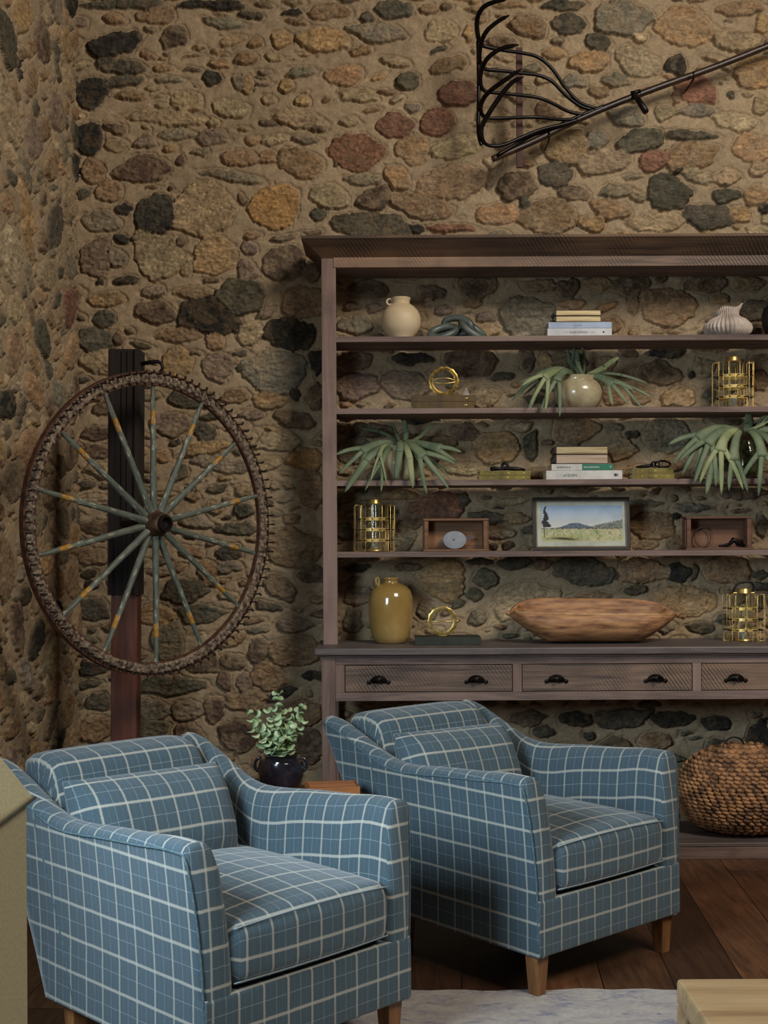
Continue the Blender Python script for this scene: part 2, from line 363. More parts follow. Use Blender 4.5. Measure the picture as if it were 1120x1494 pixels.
def wall_mesh(name, X, Z, H, Cc, Mk, place, mat, flip=False):
    nz, nx = X.shape
    co = place(X, Z, H).reshape(-1, 3).astype('f4')
    me = bpy.data.meshes.new(name); n = nx*nz
    me.vertices.add(n); me.vertices.foreach_set('co', co.ravel())
    i = np.arange(nx-1)[None, :]+np.arange(nz-1)[:, None]*nx
    q = np.stack([i, i+1, i+1+nx, i+nx], -1).reshape(-1, 4)
    if flip: q = q[:, ::-1]
    nf = len(q); me.loops.add(nf*4); me.polygons.add(nf)
    me.loops.foreach_set('vertex_index', q.ravel().astype('i4'))
    me.polygons.foreach_set('loop_start', (np.arange(nf)*4).astype('i4'))
    me.polygons.foreach_set('loop_total', np.full(nf, 4, 'i4'))
    me.update(calc_edges=True); me.validate()
    ca = me.color_attributes.new('stone_colour', 'FLOAT_COLOR', 'POINT')
    col = np.ones((n, 4), 'f4'); col[:, :3] = np.clip(Cc.reshape(-1, 3), 0, .9); col[:, 3] = Mk.ravel()
    ca.data.foreach_set('color', col.ravel())
    me.polygons.foreach_set('use_smooth', np.ones(nf, bool))
    me.materials.append(mat)
    o = bpy.data.objects.new(name, me); C.objects.link(o); return struct(o)
def wall_mat():
    m, t, b = nt('rubble_stone'); b.inputs['Roughness'].default_value = .92; b.inputs['Specular IOR Level'].default_value = .25
    a = t.nodes.new('ShaderNodeVertexColor'); a.layer_name = 'stone_colour'
    v = mapped(t, (1,1,1)); fine = noise(t, v, 140, 4, .7); mid = noise(t, v, 34, 5, .7)
    streak = noise(t, mapped(t, (1,1,1.7), (0,.25,0)), 26, 6, .72, 1.2)
    g = mixc(t, 1.0, a.outputs[0], mixc(t, ramp(t, fine, .25, .75), (.72,.72,.72), (1.25,1.25,1.25)), 'MULTIPLY')
    sv = mixc(t, ramp(t, streak, .3, .7), (.50,.50,.51), (1.42,1.40,1.36))
    stone = mixc(t, 1.0, g, sv, 'MULTIPLY')
    col = mixc(t, a.outputs[1], mixc(t, 1.0, g, mixc(t, ramp(t, mid, .3, .7), (.8,.8,.8), (1.15,1.15,1.15)), 'MULTIPLY'), stone)
    t.links.new(col, b.inputs['Base Color'])
    bump(t, b, math_(t, 'ADD', math_(t, 'MULTIPLY', streak, math_(t, 'ADD', a.outputs[1], .15)), math_(t, 'MULTIPLY', fine, .25)), .6, .008)
    return m
WALLMAT = wall_mat()
WY = 5.765
tr = []
for item in STONES.replace('\n', ';').split(';'):
    a = item.split(','); x, y, w, h, ro = map(float, a[:5]); p = P(x, y, WY-.02); s = (WY-.02)/F
    tr.append((p.x, p.z, w*s*1.2, h*s*1.26, -math.radians(ro), a[5]))
EV = (['K','D','G','B','b','R','Q','r','T','t','P'], [.06,.16,.13,.16,.12,.05,.07,.08,.10,.03,.04])
LO = (['T','B','G','r','t','Q','b','P'], [.26,.22,.15,.13,.04,.06,.08,.06])
MD = (['D','b','B','G','P','K','T','r'], [.24,.22,.18,.14,.06,.05,.07,.04])
xa, xb, za, zb = -1.44, 2.9, 0.0, 4.15
pw = P(1125, 0, WY).x
def unseen(x, z, w): return x > pw+w/2 or z > 3.79+w/2 or (z < .42)
allin = lambda x, z, w: True
back = pack(tr, xa, xb, za, zb, [(.16,.26,.4,.75,5000,.012,*EV),(.09,.15,.35,.8,8000,.010,*EV)], unseen, 3)
back = pack(back, xa, xb, za, zb, [(.10,.18,.28,.55,6000,.002,*MD),(.06,.10,.3,.6,6000,.002,*MD)], lambda x, z, w: z < 2.25+.2*math.sin(x*3), 14)
back = pack(back, xa, xb, za, zb, [(.12,.20,.25,.5,9000,.002,*LO),(.07,.12,.25,.6,9000,.002,*LO),(.04,.06,.3,.8,2500,.004,*LO)], allin, 4)
fld = heightfield(back, xa, xb, za, zb, .0043, 2)
wall_back = wall_mesh('wall_back', *fld, lambda X, Z, H: np.stack([X, WY-H, Z], -1), WALLMAT)
LX = -1.392
EVL = (['K','D','G','B','b','R','Q','r','T','t','P'], [.04,.12,.14,.20,.12,.02,.07,.11,.12,.02,.04])
ls = pack([], 2.5, 5.85, 0, 4.15, [(.20,.34,.4,.8,2500,.004,*EVL),(.12,.2,.4,.9,6000,.004,*EVL),(.06,.11,.4,1.2,12000,.004,*EVL),(.03,.05,.4,1.3,12000,.004,*EVL)], allin, 8)
ls = [(s[0], s[1], s[2], s[3], s[4]+.55*math.sin(s[0]*7+s[1]*3), s[5]) for s in ls]
fl = heightfield(ls, 2.5, 5.85, 0, 4.15, .0065, 5)
wall_left = wall_mesh('wall_left', *fl, lambda X, Z, H: np.stack([LX+H*.85, X, Z], -1), WALLMAT, flip=False)

# ------------------------------------------------------------------ floor
def floor_mat():
    m, t, b = nt('old_floorboards'); b.inputs['Roughness'].default_value = .42
    rot = (0, 0, PI/2+.071)
    v = mapped(t, (1,1,1), rot, (.0,.045,0))
    br = node(t, 'ShaderNodeTexBrick', Scale=1.0); br.offset = .37; br.squash = 1
    br.inputs['Brick Width'].default_value = 2.6; br.inputs['Row Height'].default_value = .213
    br.inputs['Mortar Size'].default_value = .0022; br.inputs['Mortar Smooth'].default_value = .2
    br.inputs['Color1'].default_value = (0,0,0,1); br.inputs['Color2'].default_value = (1,1,1,1); br.inputs['Mortar'].default_value = (.5,.5,.5,1)
    t.links.new(v, br.inputs['Vector'])
    g = noise(t, mapped(t, (26, 2.2, 10), (0,0,.071)), 1.5, 6, .65, .8)
    n2 = noise(t, mapped(t, (3,3,3)), 1.2, 4)
    plank = mixc(t, br.outputs['Color'], lin((66,42,27)), lin((132,88,58)))
    col = mixc(t, ramp(t, g, .3, .7), mixc(t, .72, plank, lin((22,14,9))), plank)
    col = mixc(t, math_(t, 'MULTIPLY', ramp(t, n2, .45, .7), .5), col, lin((40,26,17)))
    col = mixc(t, br.outputs['Fac'], col, lin((10,7,5)))
    t.links.new(col, b.inputs['Base Color'])
    bump(t, b, math_(t, 'SUBTRACT', math_(t, 'MULTIPLY', g, .3), br.outputs['Fac']), .5, .003)
    return m
struct(MB().bb(-4.5, 4.5, -2.5, 5.9, -.05, 0).build('floor', floor_mat()))
# ------------------------------------------------------------------ the tall open hutch
WB = (134,110,100); WD = (68,54,49); WLt = (158,134,122)
wood_x = wood('weathered_oak_across', WB, WD, 'x', WLt, saw=.25)
wood_z = wood('weathered_oak_upright', (136,110,98), (80,62,56), 'z', (156,130,118))
wood_saw = wood('weathered_oak_sawn', (136,110,92), (60,50,47), 'x', (164,130,102), saw=.75, sawrot=.62)
wood_top = wood('weathered_oak_counter', (112,100,96), (70,60,58), 'x', (128,116,112), saw=.2, rough=.5)
wood_cor = wood('sawn_cornice_oak', (112,84,62), (52,42,36), 'x', (124,92,66), saw=.9, sawrot=.75)
iron = mk('black_iron', (38,32,28), (18,15,14), 20, rough=.42, metal=.7, bmp=.3)
UF, UBk = 5.47, 5.722          # front and back of the shelves
BF = 5.30                      # front of the base
x0 = P(470, 650, UF).x; HW = 2.42; x1 = x0+HW
zt = lambda y, d, x=560: P(x, y, d).z
hutch = thing('open_hutch', 'tall weathered oak hutch with open shelves, cornice and cup-pull drawers against the stone wall', 'hutch', (x0, BF, 0))
def hb(name, X0, X1, Y0, Y1, Z0, Z1, mat, bev=.002, par=None):
    return MB().bb(X0-x0, X1-x0, Y0-BF, Y1-BF, Z0, Z1).build(name, mat, par or hutch, bevel=bev)
zc = P(760, 944, BF).z         # top of the counter
ztop = P(780, 375, UF).z
SH = [P(x, y, UF).z for x, y in ((785, 489.5), (785, 594.5), (785, 699.5), (785, 803.8))]
sh_t = .0245
pw_ = .062
for xx in (x0, x1-pw_): hb('upright_post', xx, xx+pw_, UF, UF+.035, zc, ztop, wood_z)
for xx in (x0, x1-pw_+.01): hb('side_panel', xx+.004, xx+pw_-.012, UF+.03, UBk, zc, ztop, wood_z, .001)
for k, z in enumerate(SH):
    hb('shelf', x0+pw_-.012, x1-pw_+.012, UF+.001, UBk, z-sh_t, z, wood_x, .0025)
hb('top_board', x0+.01, x1-.01, UF+.01, UBk, ztop-.035, ztop-.002, wood_x)
hb('frieze', x0+pw_-.01, x1-pw_+.01, UF-.004, UF+.025, ztop-.042, ztop+.002, wood_saw)
# crown moulding: slanted front, mitred left and right ends
m = MB(); H0, H1 = ztop-.002, P(780, 341, 5.38).z
o0, o1 = .0, .082
vs = []
for (o, z) in ((o0, H0), (o0+.006, H0+.006), (o1-.006, H1-.016), (o1, H1-.012), (o1, H1)):
    vs += [(x0-o-BF*0, UF-o, z), (x1+o, UF-o, z), (x1+o, UBk, z), (x0-o, UBk, z)]
vs = [(a-x0, b_-BF, c) for a, b_, c in vs]
fs = []
for j in range(4):
    for i in range(4):
        k = (i+1) % 4; fs.append((j*4+i, j*4+k, j*4+4+k, j*4+4+i))
fs += [(3,2,1,0), (16,17,18,19)]
m.add(vs, fs).build('cornice', wood_cor, hutch, bevel=.0015)
# counter and base
hb('countertop', x0-.028, x1+.028, BF-.028, UBk, zc-.030, zc, wood_top, .005)
zb1 = P(760, 1022, BF).z; lw = .058
for xx in (x0, x1-lw):
    hb('leg', xx, xx+lw, BF, BF+lw, .0, zc-.030, wood_z)
    hb('leg', xx, xx+lw, UBk-lw, UBk, .0, zc-.030, wood_z)
hb('apron_rail', x0+lw, x1-lw, BF+.004, BF+.03, zc-.072, zc-.030, wood_x)
hb('apron_rail', x0+lw, x1-lw, BF+.004, BF+.03, zb1, zb1+.036, wood_x)
hb('cock_bead', x0+.01, x1-.01, BF-.006, BF+.01, zc-.040, zc-.031, wood_x, .002)
dr = [(503.5, 747), (762, 1009.5), (1024, 1270)]
zd0, zd1 = zb1+.036, zc-.072
xs = [x0+lw]+[0]*0
edges = [(P(a, 990, BF).x, P(b_, 990, BF).x) for a, b_ in dr]
prev = x0+lw
for (a, b_) in edges:
    hb('drawer_divider', prev, a-.003, BF+.004, BF+.03, zd0, zd1, wood_z, .001); prev = b_+.003
hb('drawer_divider', prev, x1-lw, BF+.004, BF+.03, zd0, zd1, wood_z, .001)
def cup_pull(par, cx, cz):
    g = MB(); n = 16; R = .037; vs = []; fs = []
    for j in range(7):
        ph = PI/2*j/6
        for i in range(n+1):
            a = PI*i/n
            vs.append((cx+R*math.cos(a)*math.cos(ph*.999)*1.0, -.026*math.sin(ph)*(.35+.65*math.sin(a))-.002, cz-.014+.030*math.sin(a)*(math.cos(ph)**.5 if ph < 1.5 else .05)))
    for j in range(6):
        for i in range(n): fs.append((j*(n+1)+i, j*(n+1)+i+1, (j+1)*(n+1)+i+1, (j+1)*(n+1)+i))
    g.add(vs, fs); 
    for s in (-1, 1): g.ball((cx+s*.041, -.003, cz-.012), (.008,.004,.008))
    return g.build('cup_pull', iron, par, smooth='all', solid=.002)
for k, (a, b_) in enumerate(edges):
    d = hb('drawer', a, b_, BF+.006, BF+.24, zd0+.003, zd1-.003, wood_saw, .0015)
    zz = (zd0+zd1)/2
    w = b_-a
    for fr in (.20, .785):
        q = cup_pull(d, a+w*fr-x0, zz-.003); q.location = (0, .006-.000, 0)
hb('underside_panel', x0+.03, x1-.03, BF+.03, UBk, zb1+.02, zb1+.03, wood_x)
hb('bottom_shelf', x0-.0, x1+.0, BF+.004, UBk, .050, .067, wood_top, .003)
hb('plinth_rail', x0+.005, x1-.005, BF+.0, BF+.024, .0, .049, wood_x, .002)

# ------------------------------------------------------------------ plaid armchairs
def plaid():
    m, t, b = nt('blue_windowpane_wool'); b.inputs['Roughness'].default_value = .95; b.inputs['Specular IOR Level'].default_value = .15
    b.inputs['Sheen Weight'].default_value = .25; b.inputs['Sheen Roughness'].default_value = .5
    uv = mapped(t, (1,1,1), src='UV'); sp = t.nodes.new('ShaderNodeSeparateXYZ'); t.links.new(uv, sp.inputs[0])
    wob = math_(t, 'MULTIPLY', math_(t, 'SUBTRACT', noise(t, uv, 9, 2), .5), .004)
    U = math_(t, 'ADD', sp.outputs[0], wob); V = math_(t, 'ADD', sp.outputs[1], wob)
    fray = math_(t, 'MULTIPLY', math_(t, 'SUBTRACT', noise(t, uv, 420, 2), .5), .0045)
    def line(c, per, w, ph=0.0, soft=.0022):
        x = math_(t, 'SUBTRACT', math_(t, 'MODULO', math_(t, 'ADD', c, per*40+ph), per), per/2)
        x = math_(t, 'ADD', math_(t, 'ABSOLUTE', x), fray)
        n = t.nodes.new('ShaderNodeMapRange'); t.links.new(x, n.inputs[0])
        n.inputs[1].default_value = w/2+soft/2; n.inputs[2].default_value = w/2-soft/2
        return n.outputs[0]
    PU, PV = .076, .090
    tw = noise(t, mapped(t, (900, 900, 1), src='UV'), 1, 2, .8)
    heather = noise(t, mapped(t, (300, 520, 1), src='UV'), 1, 4, .8)
    big = noise(t, uv, 6, 3)
    base = mixc(t, ramp(t, heather, .3, .7), lin((46,62,72)), lin((80,100,110)))
    base = mixc(t, math_(t, 'MULTIPLY', ramp(t, big, .35, .7), .3), base, lin((62,78,84)))
    grey = lin((206,208,200))
    col = base
    for l, k, cc in ((line(U, PU, .0016, PU/2, .001), .42, (176,196,204)), (line(V, PV, .0016, PV/2, .001), .46, (190,206,210)),
                     (line(U, PU, .0010, PU/4, .001), .16, (170,190,200)), (line(U, PU, .0010, 3*PU/4, .001), .16, (170,190,200)),
                     (line(U, PU, .0062), .56, (216,214,200)), (line(V, PV, .0078), .62, (222,219,204))):
        col = mixc(t, math_(t, 'MULTIPLY', l, k), col, lin(tuple(v*.82 for v in cc)))
    t.links.new(col, b.inputs['Base Color']); bump(t, b, math_(t, 'ADD', tw, heather), .35, .0012)
    return m
PL = plaid()
oak = wood('oak_leg', (150,104,62), (96,62,34), 'z', (166,118,72), rough=.5)
pipe_m = mk('blue_piping', (84,108,116), (56,78,86), 120, rough=.9)
W_, S_ = .672, .965
_k = [(0,.645),(.03,.647),(.09,.647),(.2,.637),(.38,.628),(.52,.616),(.62,.612),(.70,.626),(.78,.662),(.86,.704),(.93,.730),(1.2,.736)]
def hprof(s):
    for (a, p), (b_, q) in zip(_k, _k[1:]):
        if s <= b_:
            f = (s-a)/(b_-a); f = f*f*(3-2*f) if False else f
            return p+(q-p)*f
    return _k[-1][1]
def hsm(s): return sum(hprof(max(0, s+d)) for d in (-.04,-.02,0,.02,.04))/5
def yscale(s, z):                     # the rear leans back
    g = .70/S_+(1-.70/S_)*min(1, max(0, (z-.125)/.58)); return s*(1+(g-1)*min(1, s/.5)) if s < .5 else s*g
def side_panel(par, mirror):
    ns = 30; rows = []; uvs = []
    T = .078
    for i in range(ns+1):
        s = S_*i/ns; h = hsm(s); fl = .034*(1-.35*s/S_)
        def xo(z): k = max(0, (z-.2)/.45); return -fl*k**1.8
        ring = []
        for z in np.linspace(.125, h-.030, 9): ring.append((xo(z), z, 0))
        a = xo(h)
        ring += [(a+.001, h-.016, 0), (a+.008, h-.005, 0), (a+.020, h+.001, 0), (a+T*.5, h+.004, 0), (a+T*.78, h-.002, 0), (a+T*.97, h-.016, 0), (a+T+.006, h-.04, 0)]
        for z in np.linspace(h-.07, .30, 6): ring.append((T+xo(z)*.9+.004, z, 0))
        ring.append((T, .13, 0))
        row = []; ur = []; acc = 0; last = None
        for (x, z, _) in ring:
            y = yscale(s, z)
            if z > .28 and s < .35: y += .030*((z-.28)/.36)**2.2*(1-s/.35)
            v = Vector((x, y, z))
            if last is not None: acc += (Vector((x, z))-last).length
            last = Vector((x, z)); row.append(v); ur.append((y, .125+acc))
        rows.append(row); uvs.append(ur)
    n = len(rows[0]); M_ = MB(); vs = [v for r in rows for v in r]; fs = []; fu = []
    for i in range(ns):
        for k in range(n-1):
            idx = (i*n+k, i*n+k+1, (i+1)*n+k+1, (i+1)*n+k)
            fs.append(idx); fu.append([uvs[q//n][q % n] for q in idx])
    for e in (0, ns):
        # puffed end face: inset ring
        r = rows[e]; cen = sum(r, Vector())/n; sg = -1 if e == 0 else 1
        base = len(vs)
        for k_, v in enumerate(r):
            c_ = Vector((T/2+(-.034*(max(0,(v.z-.2)/.45))**1.8), v.y, v.z))
            q = v.lerp(c_, .30); q.y += sg*.007; 
            if v.z > .6: q.z -= .012
            vs.append(q)
        for k_ in range(n-1):
            idx = (e*n+k_, e*n+k_+1, base+k_+1, base+k_); fs.append(idx); fu.append([(vs[j][0]+.02, vs[j][2]) for j in idx])
        # zip across
        half = n//2
        lo, hi = 0, n-1
        while hi-lo > 1:
            if hi-lo == 2: idx = (base+lo, base+lo+1, base+hi); lo += 1
            else: idx = (base+lo, base+lo+1, base+hi-1, base+hi); lo += 1; hi -= 1
            fs.append(idx); fu.append([(vs[j][0]+.02, vs[j][2]) for j in idx])
    if mirror:
        vs = [Vector((W_-v.x, v.y, v.z)) for v in vs]; fu = [[(u, v) for u, v in f] for f in fu]
    M_.add(vs, fs, fu)
    o = M_.build('arm', PL, par, smooth='all')
    # piping along the outer top seam and down the front
    pts = []
    for z in np.linspace(.14, .60, 12):
        y = -.002+(.030*((z-.28)/.36)**2.2 if z > .28 else 0); pts.append((-.034*max(0,(z-.2)/.45)**1.8-.001, y, z))
    for i in range(0, ns+1):
        s = S_*i/ns; h = hsm(s); y = yscale(s, h)+(.030*((h-.28)/.36)**2.2*(1-s/.35) if s < .35 else 0)
        pts.append((-.034*(1-.35*s/S_)*max(0,(h-.2)/.45)**1.8-.0005, y-.001, h-.020))
    if mirror: pts = [(W_-x, y, z) for x, y, z in pts]
    MB().tube(pts, .0028, 6).build('piping', pipe_m, o, smooth='all')
    pts = []
    for z in np.linspace(.16, hsm(.76)-.02, 10):
        pts.append((-.034*(1-.35*.76/S_)*max(0,(z-.2)/.45)**1.8-.0005, yscale(.76, z), z))
    if mirror: pts = [(W_-x, y, z) for x, y, z in pts]
    MB().tube(pts, .0024, 6).build('seam', pipe_m, o, smooth='all')
    return o
def loft_x(stations, uoff=0, voff=0):
    """stations: (x, ring of (y,z)) -> MB with a plaid that wraps round"""
    M_ = MB(); n = len(stations[0][1]); vs = []; us = []
    ref = stations[len(stations)//2][1]; arc = [0]
    for k in range(n): 
        a = Vector(ref[k]); b_ = Vector(ref[(k+1) % n]); arc.append(arc[-1]+(b_-a).length)
    for (x, r) in stations: vs += [(x, y, z) for y, z in r]
    fs = []; fu = []
    for i in range(len(stations)-1):
        xa_, xb_ = stations[i][0]+uoff, stations[i+1][0]+uoff
        for k in range(n):
            l = (k+1) % n
            fs.append((i*n+k, i*n+l, (i+1)*n+l, (i+1)*n+k))
            fu.append([(xa_, voff+arc[k]), (xa_, voff+arc[k+1]), (xb_, voff+arc[k+1]), (xb_, voff+arc[k])])
    for e in (0, len(stations)-1):
        idx = tuple(e*n+k for k in range(n)); fs.append(idx); fu.append([(vs[j][1], vs[j][2]) for j in idx])
    return M_.add(vs, fs, fu)
def rrect(hy, hz, r, seg=6, per=5):
    """rounded rectangle ring starting low at the front, running up the front and back over the top"""
    pts = []
    cs = [(-hy+r, -hz+r, PI, PI*1.5), ]
    def arc(cy, cz, a0):
        return [(cy+r*math.cos(a0-PI/2*i/seg), cz+r*math.sin(a0-PI/2*i/seg)) for i in range(seg+1)]
    def seg_(p, q, n): return [(p[0]+(q[0]-p[0])*i/n, p[1]+(q[1]-p[1])*i/n) for i in range(1, n)]
    A = arc(-hy+r, -hz+r, -PI/2); B = arc(-hy+r, hz-r, PI); D = arc(hy-r, hz-r, PI/2); E = arc(hy-r, -hz+r, 0)
    return A+seg_(A[-1], B[0], 3)+B+seg_(B[-1], D[0], per)+D+seg_(D[-1], E[0], 3)+E+seg_(E[-1], A[0], per)
def armchair(label, loc, rotz):
    t = thing('plaid_armchair', label, 'armchair', loc, rotz, 'plaid armchairs')
    side_panel(t, False); side_panel(t, True)
    # base with front apron
    z0, z1 = .125, .292
    st = [(x, [(y*1.0, z) for y, z in [(q[0]+.335, q[1]+(z0+z1)/2) for q in rrect(.345, (z1-z0)/2, .010, 3)]]) for x in np.linspace(.0-.002, W_+.002, 8)]
    loft_x(st, .02, .05).build('apron', PL, t, smooth=True, bevel=.003)
    # back
    prof = [(.69,.13),(.775,.30),(.865,.48),(.945,.65),(.962,.705),(.956,.728),(.93,.738),(.875,.742),(.825,.730),(.795,.700),(.775,.64),(.745,.56),(.71,.47),(.68,.40),(.66,.30),(.62,.13)]
    # refine ring
    rr = []
    for a, b_ in zip(prof, prof[1:]+prof[:1]):
        for f in (0, .5): rr.append((a[0]+(b_[0]-a[0])*f, a[1]+(b_[1]-a[1])*f))
    st = []
    for u in np.linspace(0, 1, 15):
        x = .066+u*(W_-.132); bulge = (1-(2*u-1)**4); e = max(0, abs(2*u-1)-.86)/.14
        ring = []
        for (y, z) in rr:
            yy = y-(.018*bulge if (y < .93-(.72-z)*.2 and z > .3 and y < .84) else 0)
            zz = z+(.006*bulge if z > .69 else 0)-e*e*.010*(z > .69)
            ring.append((yy, zz))
        st.append((x, ring))
    loft_x(st, .03, .02).build('backrest', PL, t, smooth='all', sub=1)
    # seat cushion
    hx = (W_-.156)/2+.006; st = []
    for u in np.linspace(-1, 1, 21):
        e = max(0, abs(u)-.88)/.12; ins = .020*(1-math.sqrt(max(0, 1-e*e)))
        crown = .036*(1-u*u)
        ring = []
        for (y, z) in rrect(.335-ins, .074-ins, .038, 6, 8):
            k = 1-(y/.335)**2
            z2 = z+(crown*max(0, k)**.7+.004 if z > .0 else -.003*k)
            y2 = y-(.010*(1-u*u) if y < -.25 else 0)
            ring.append((y2+.322, z2+.372))
        st.append((W_/2+u*hx, ring))
    c = loft_x(st, .0, .047).build('seat_cushion', PL, t, smooth='all')
    for zz in (.312, .438):
        pts = []
        for u in np.linspace(-.96, .96, 17): pts.append((W_/2+u*hx, .322-.330-.010*(1-u*u)+.002, zz+(.012*(1-u*u) if zz > .4 else 0)))
        MB().tube(pts, .0019, 6).build('piping', PL, c, smooth='all')
    # lumbar pillow
    pw2, ph, pt = .262, .146, .086; st = []
    for u in np.linspace(-1, 1, 25):
        a = abs(u); th = pt*(1-a**5)**.55 if a < 1 else 0; hh = ph*(1-.07*a**2.0) if a < 1 else ph*.93
        th = max(th, .006)
        ring = []
        for k in range(28):
            ang = -PI/2-2*PI*k/28
            cy, cz = math.cos(ang), math.sin(ang)
            y = -abs(cy)**.9*math.copysign(1, -cy)*th*(1-.35*abs(cz)**3); z = math.copysign(abs(cz)**.8, cz)*hh
            z += -.012*(1-u*u)*(z > 0)*.6+.010*math.copysign(a**3, z)*.5
            ring.append((y, z))
        st.append((u*pw2, ring))
    p = loft_x(st, .02, .0).build('lumbar_pillow', PL, t, smooth='all')
    p.location = (W_/2-.040, .618, .566); p.rotation_euler = (math.radians(-24), math.radians(1.5), math.radians(1))
    for (lx, ly) in ((.036,.036),(W_-.036,.036),(.05,.63),(W_-.05,.63)):
        a, b_ = .026, .018; vs = [(lx+i*q, ly+j*q, z) for (q, z) in ((b_, 0), (a, .14)) for i, j in ((-1,-1),(1,-1),(1,1),(-1,1))]
        MB().add(vs, [(3,2,1,0),(4,5,6,7),(0,1,5,4),(1,2,6,5),(2,3,7,6),(3,0,4,7)]).build('leg', oak, t, bevel=.002)
    return t
ch2 = armchair('blue plaid armchair standing farther back, beside the hutch drawers', (.440, 3.672, 0), math.radians(41))
ch1 = armchair('blue plaid armchair nearest the camera, in the lower left foreground', (.058-.672*math.cos(math.radians(45)), 3.364-.672*math.sin(math.radians(45)), 0), math.radians(45))
# ------------------------------------------------------------------ ornaments on the hutch
OY = 5.59                                   # middle of the shelves
def at(x, d=OY): return P(x, 790, d).x
brass = mk('polished_brass', (232,204,134), (200,164,92), 12, rough=.33, metal=.85)
old_brass = mk('aged_brass', (176,146,78), (96,74,36), 60, rough=.35, metal=.9, bmp=.3)
black_clip = mk('blackened_metal', (30,26,22), rough=.5, metal=.5)
cream = mk('cream_stoneware', (222,200,164), (208,184,146), 7, rough=.55, bmp=.1)
crackle = mk('crackled_cream_glaze', (196,184,150), (150,132,98), 14, rough=.22, bmp=.15, coat=.4, lo=.3, hi=.7)
mustard = mk('mustard_glaze', (172,142,84), (150,120,64), 5, rough=.16, coat=.8, bmp=.04)
slate = mk('slate_glaze', (98,106,98), (60,68,62), 18, rough=.4, bmp=.15)
white_clay = mk('ribbed_white_clay', (206,192,178), (160,142,128), 14, (1,1,1), rough=.8, bmp=.1)
paper = mk('page_edges', (214,196,158), (170,148,110), 6, (1,1,160), rough=.8)
gilt = mk('gilt_page_edges', (224,204,160), (150,126,80), 5, (1,1,40), rough=.35, metal=.3)
def matte(name, c, rough=.6, **k): return mk(name, c, tuple(v*.88 for v in c), 14, rough=rough, **k)
fern_m = mk('staghorn_green', (118,130,98), (78,94,68), 9, (1,1,1), rough=.6, bmp=.1)
fern_y = mk('staghorn_pale', (152,158,114), (110,122,80), 9, rough=.6, bmp=.1)
z1s, z2s, z3s, z4s = SH
E = .0006
# -- cream jug
def zoff(t, z): return (t[0], z)
x = at(586.5); t = thing('round_jug', 'round cream stoneware jug with a small ring handle on the top shelf', 'jug', (x, OY, z1s))
k = 329
prof = [(.0,.0005),(.046,.0005),(.050,.004),(.050,.010),(.052,.014),(.072,.034),(.084,.058),(.088,.082),(.086,.106),(.076,.130),(.058,.150),(.044,.159),(.039,.163),(.039,.176),(.042,.180),(.043,.188),(.039,.190),(.034,.186),(.034,.165),(.02,.16)]
MB().lathe(prof, 48).build('jug_body', cream, t, smooth=True)
MB().torus(.0125, .0045, (-.050,0,.172), n=24).build('handle', cream, t, smooth='all')
# -- mustard jug
x = at(569.5, 5.56); t = thing('glazed_jug', 'tall glossy mustard glazed jug with a small loop handle on the counter', 'jug', (x, 5.56, zc))
prof = [(.0,.0005),(.062,.0005),(.070,.004),(.084,.030),(.093,.070),(.097,.120),(.098,.165),(.096,.200),(.088,.228),(.070,.248),(.046,.260),(.033,.265),(.031,.272),(.032,.277),(.037,.281),(.036,.287),(.030,.287),(.026,.28),(.02,.26)]
MB().lathe(prof, 56).build('jug_body', mustard, t, smooth=True)
MB().tube([(-.058,-.02,.250),(-.066,-.022,.268),(-.066,-.022,.284),(-.058,-.02,.288),(-.052,-.018,.276),(-.053,-.018,.256),(-.060,-.02,.236)], [.006,.0055,.005,.005,.005,.0055,.007], 8).build('handle', matte('ochre_clay', (168,140,84)), t, smooth='all')
# -- knot of links
t = thing('ceramic_chain', 'slate grey ceramic chain of thick interlocked links on the top shelf', 'ornament', (at(668), OY, z1s))
def link(c, rx, rz, r, rot):
    M = Euler(rot).to_matrix(); pts = []
    for i in range(28):
        a = 2*PI*i/28; pts.append(M @ Vector((rx*math.cos(a), 0, rz*math.sin(a)))+Vector(c))
    return MB().tube(pts, r, 12, closed=True).build('link', slate, t, smooth='all')
link((-.062,-.022,.034), .058,.028,.0165, (math.radians(-40), math.radians(-16), .15))
link((.005,.012,.066), .062,.034,.0165, (math.radians(10), math.radians(12), -.3))
link((.070,-.010,.042), .060,.026,.0165, (math.radians(-50), math.radians(34), .1))
link((-.02,.040,.036), .060,.022,.016, (math.radians(60), math.radians(4), .3))
# -- books
def book(label, xl, xr, yb_px, h, z, cover, cat='book', grp=None, depth=.15, d=5.50, rot=0, spine_front=True, pages=paper, spine_left=False, name='book'):
    X0, X1 = at(xl, d), at(xr, d); w = X1-X0
    t = thing(name, label, cat, ((X0+X1)/2, d+depth/2, z+E), rot, grp)
    c = MB(); th = .0022
    if spine_front:     # spine towards the viewer
        c.bb(-w/2, w/2, -depth/2, depth/2, 0, th).bb(-w/2, w/2, -depth/2, depth/2, h-th, h)
        n = 8; poly = []
        c.bb(-w/2, w/2, -depth/2-.001, -depth/2+th, 0, h)
        c.build('cover', cover, t, bevel=.0012)
        MB().bb(-w/2+.004, w/2-.004, -depth/2+.002, depth/2-.004, th, h-th).build('pages', pages, t)
    else:               # spine at the left, page edges to the viewer
        c.bb(-w/2, w/2, -depth/2, depth/2, 0, th).bb(-w/2, w/2, -depth/2, depth/2, h-th, h)
        prof = [(-w/2+.004, 0), (-w/2-.006, h*.2), (-w/2-.009, h*.5), (-w/2-.006, h*.8), (-w/2+.004, h)]
        c.prism([(p, q) for p, q in prof], -depth/2, depth/2, 'y')
        c.build('cover', cover, t, bevel=.0008)
        MB().bb(-w/2+.003, w/2-.004, -depth/2+.003, depth/2-.003, th, h-th).build('pages', pages, t)
    return t
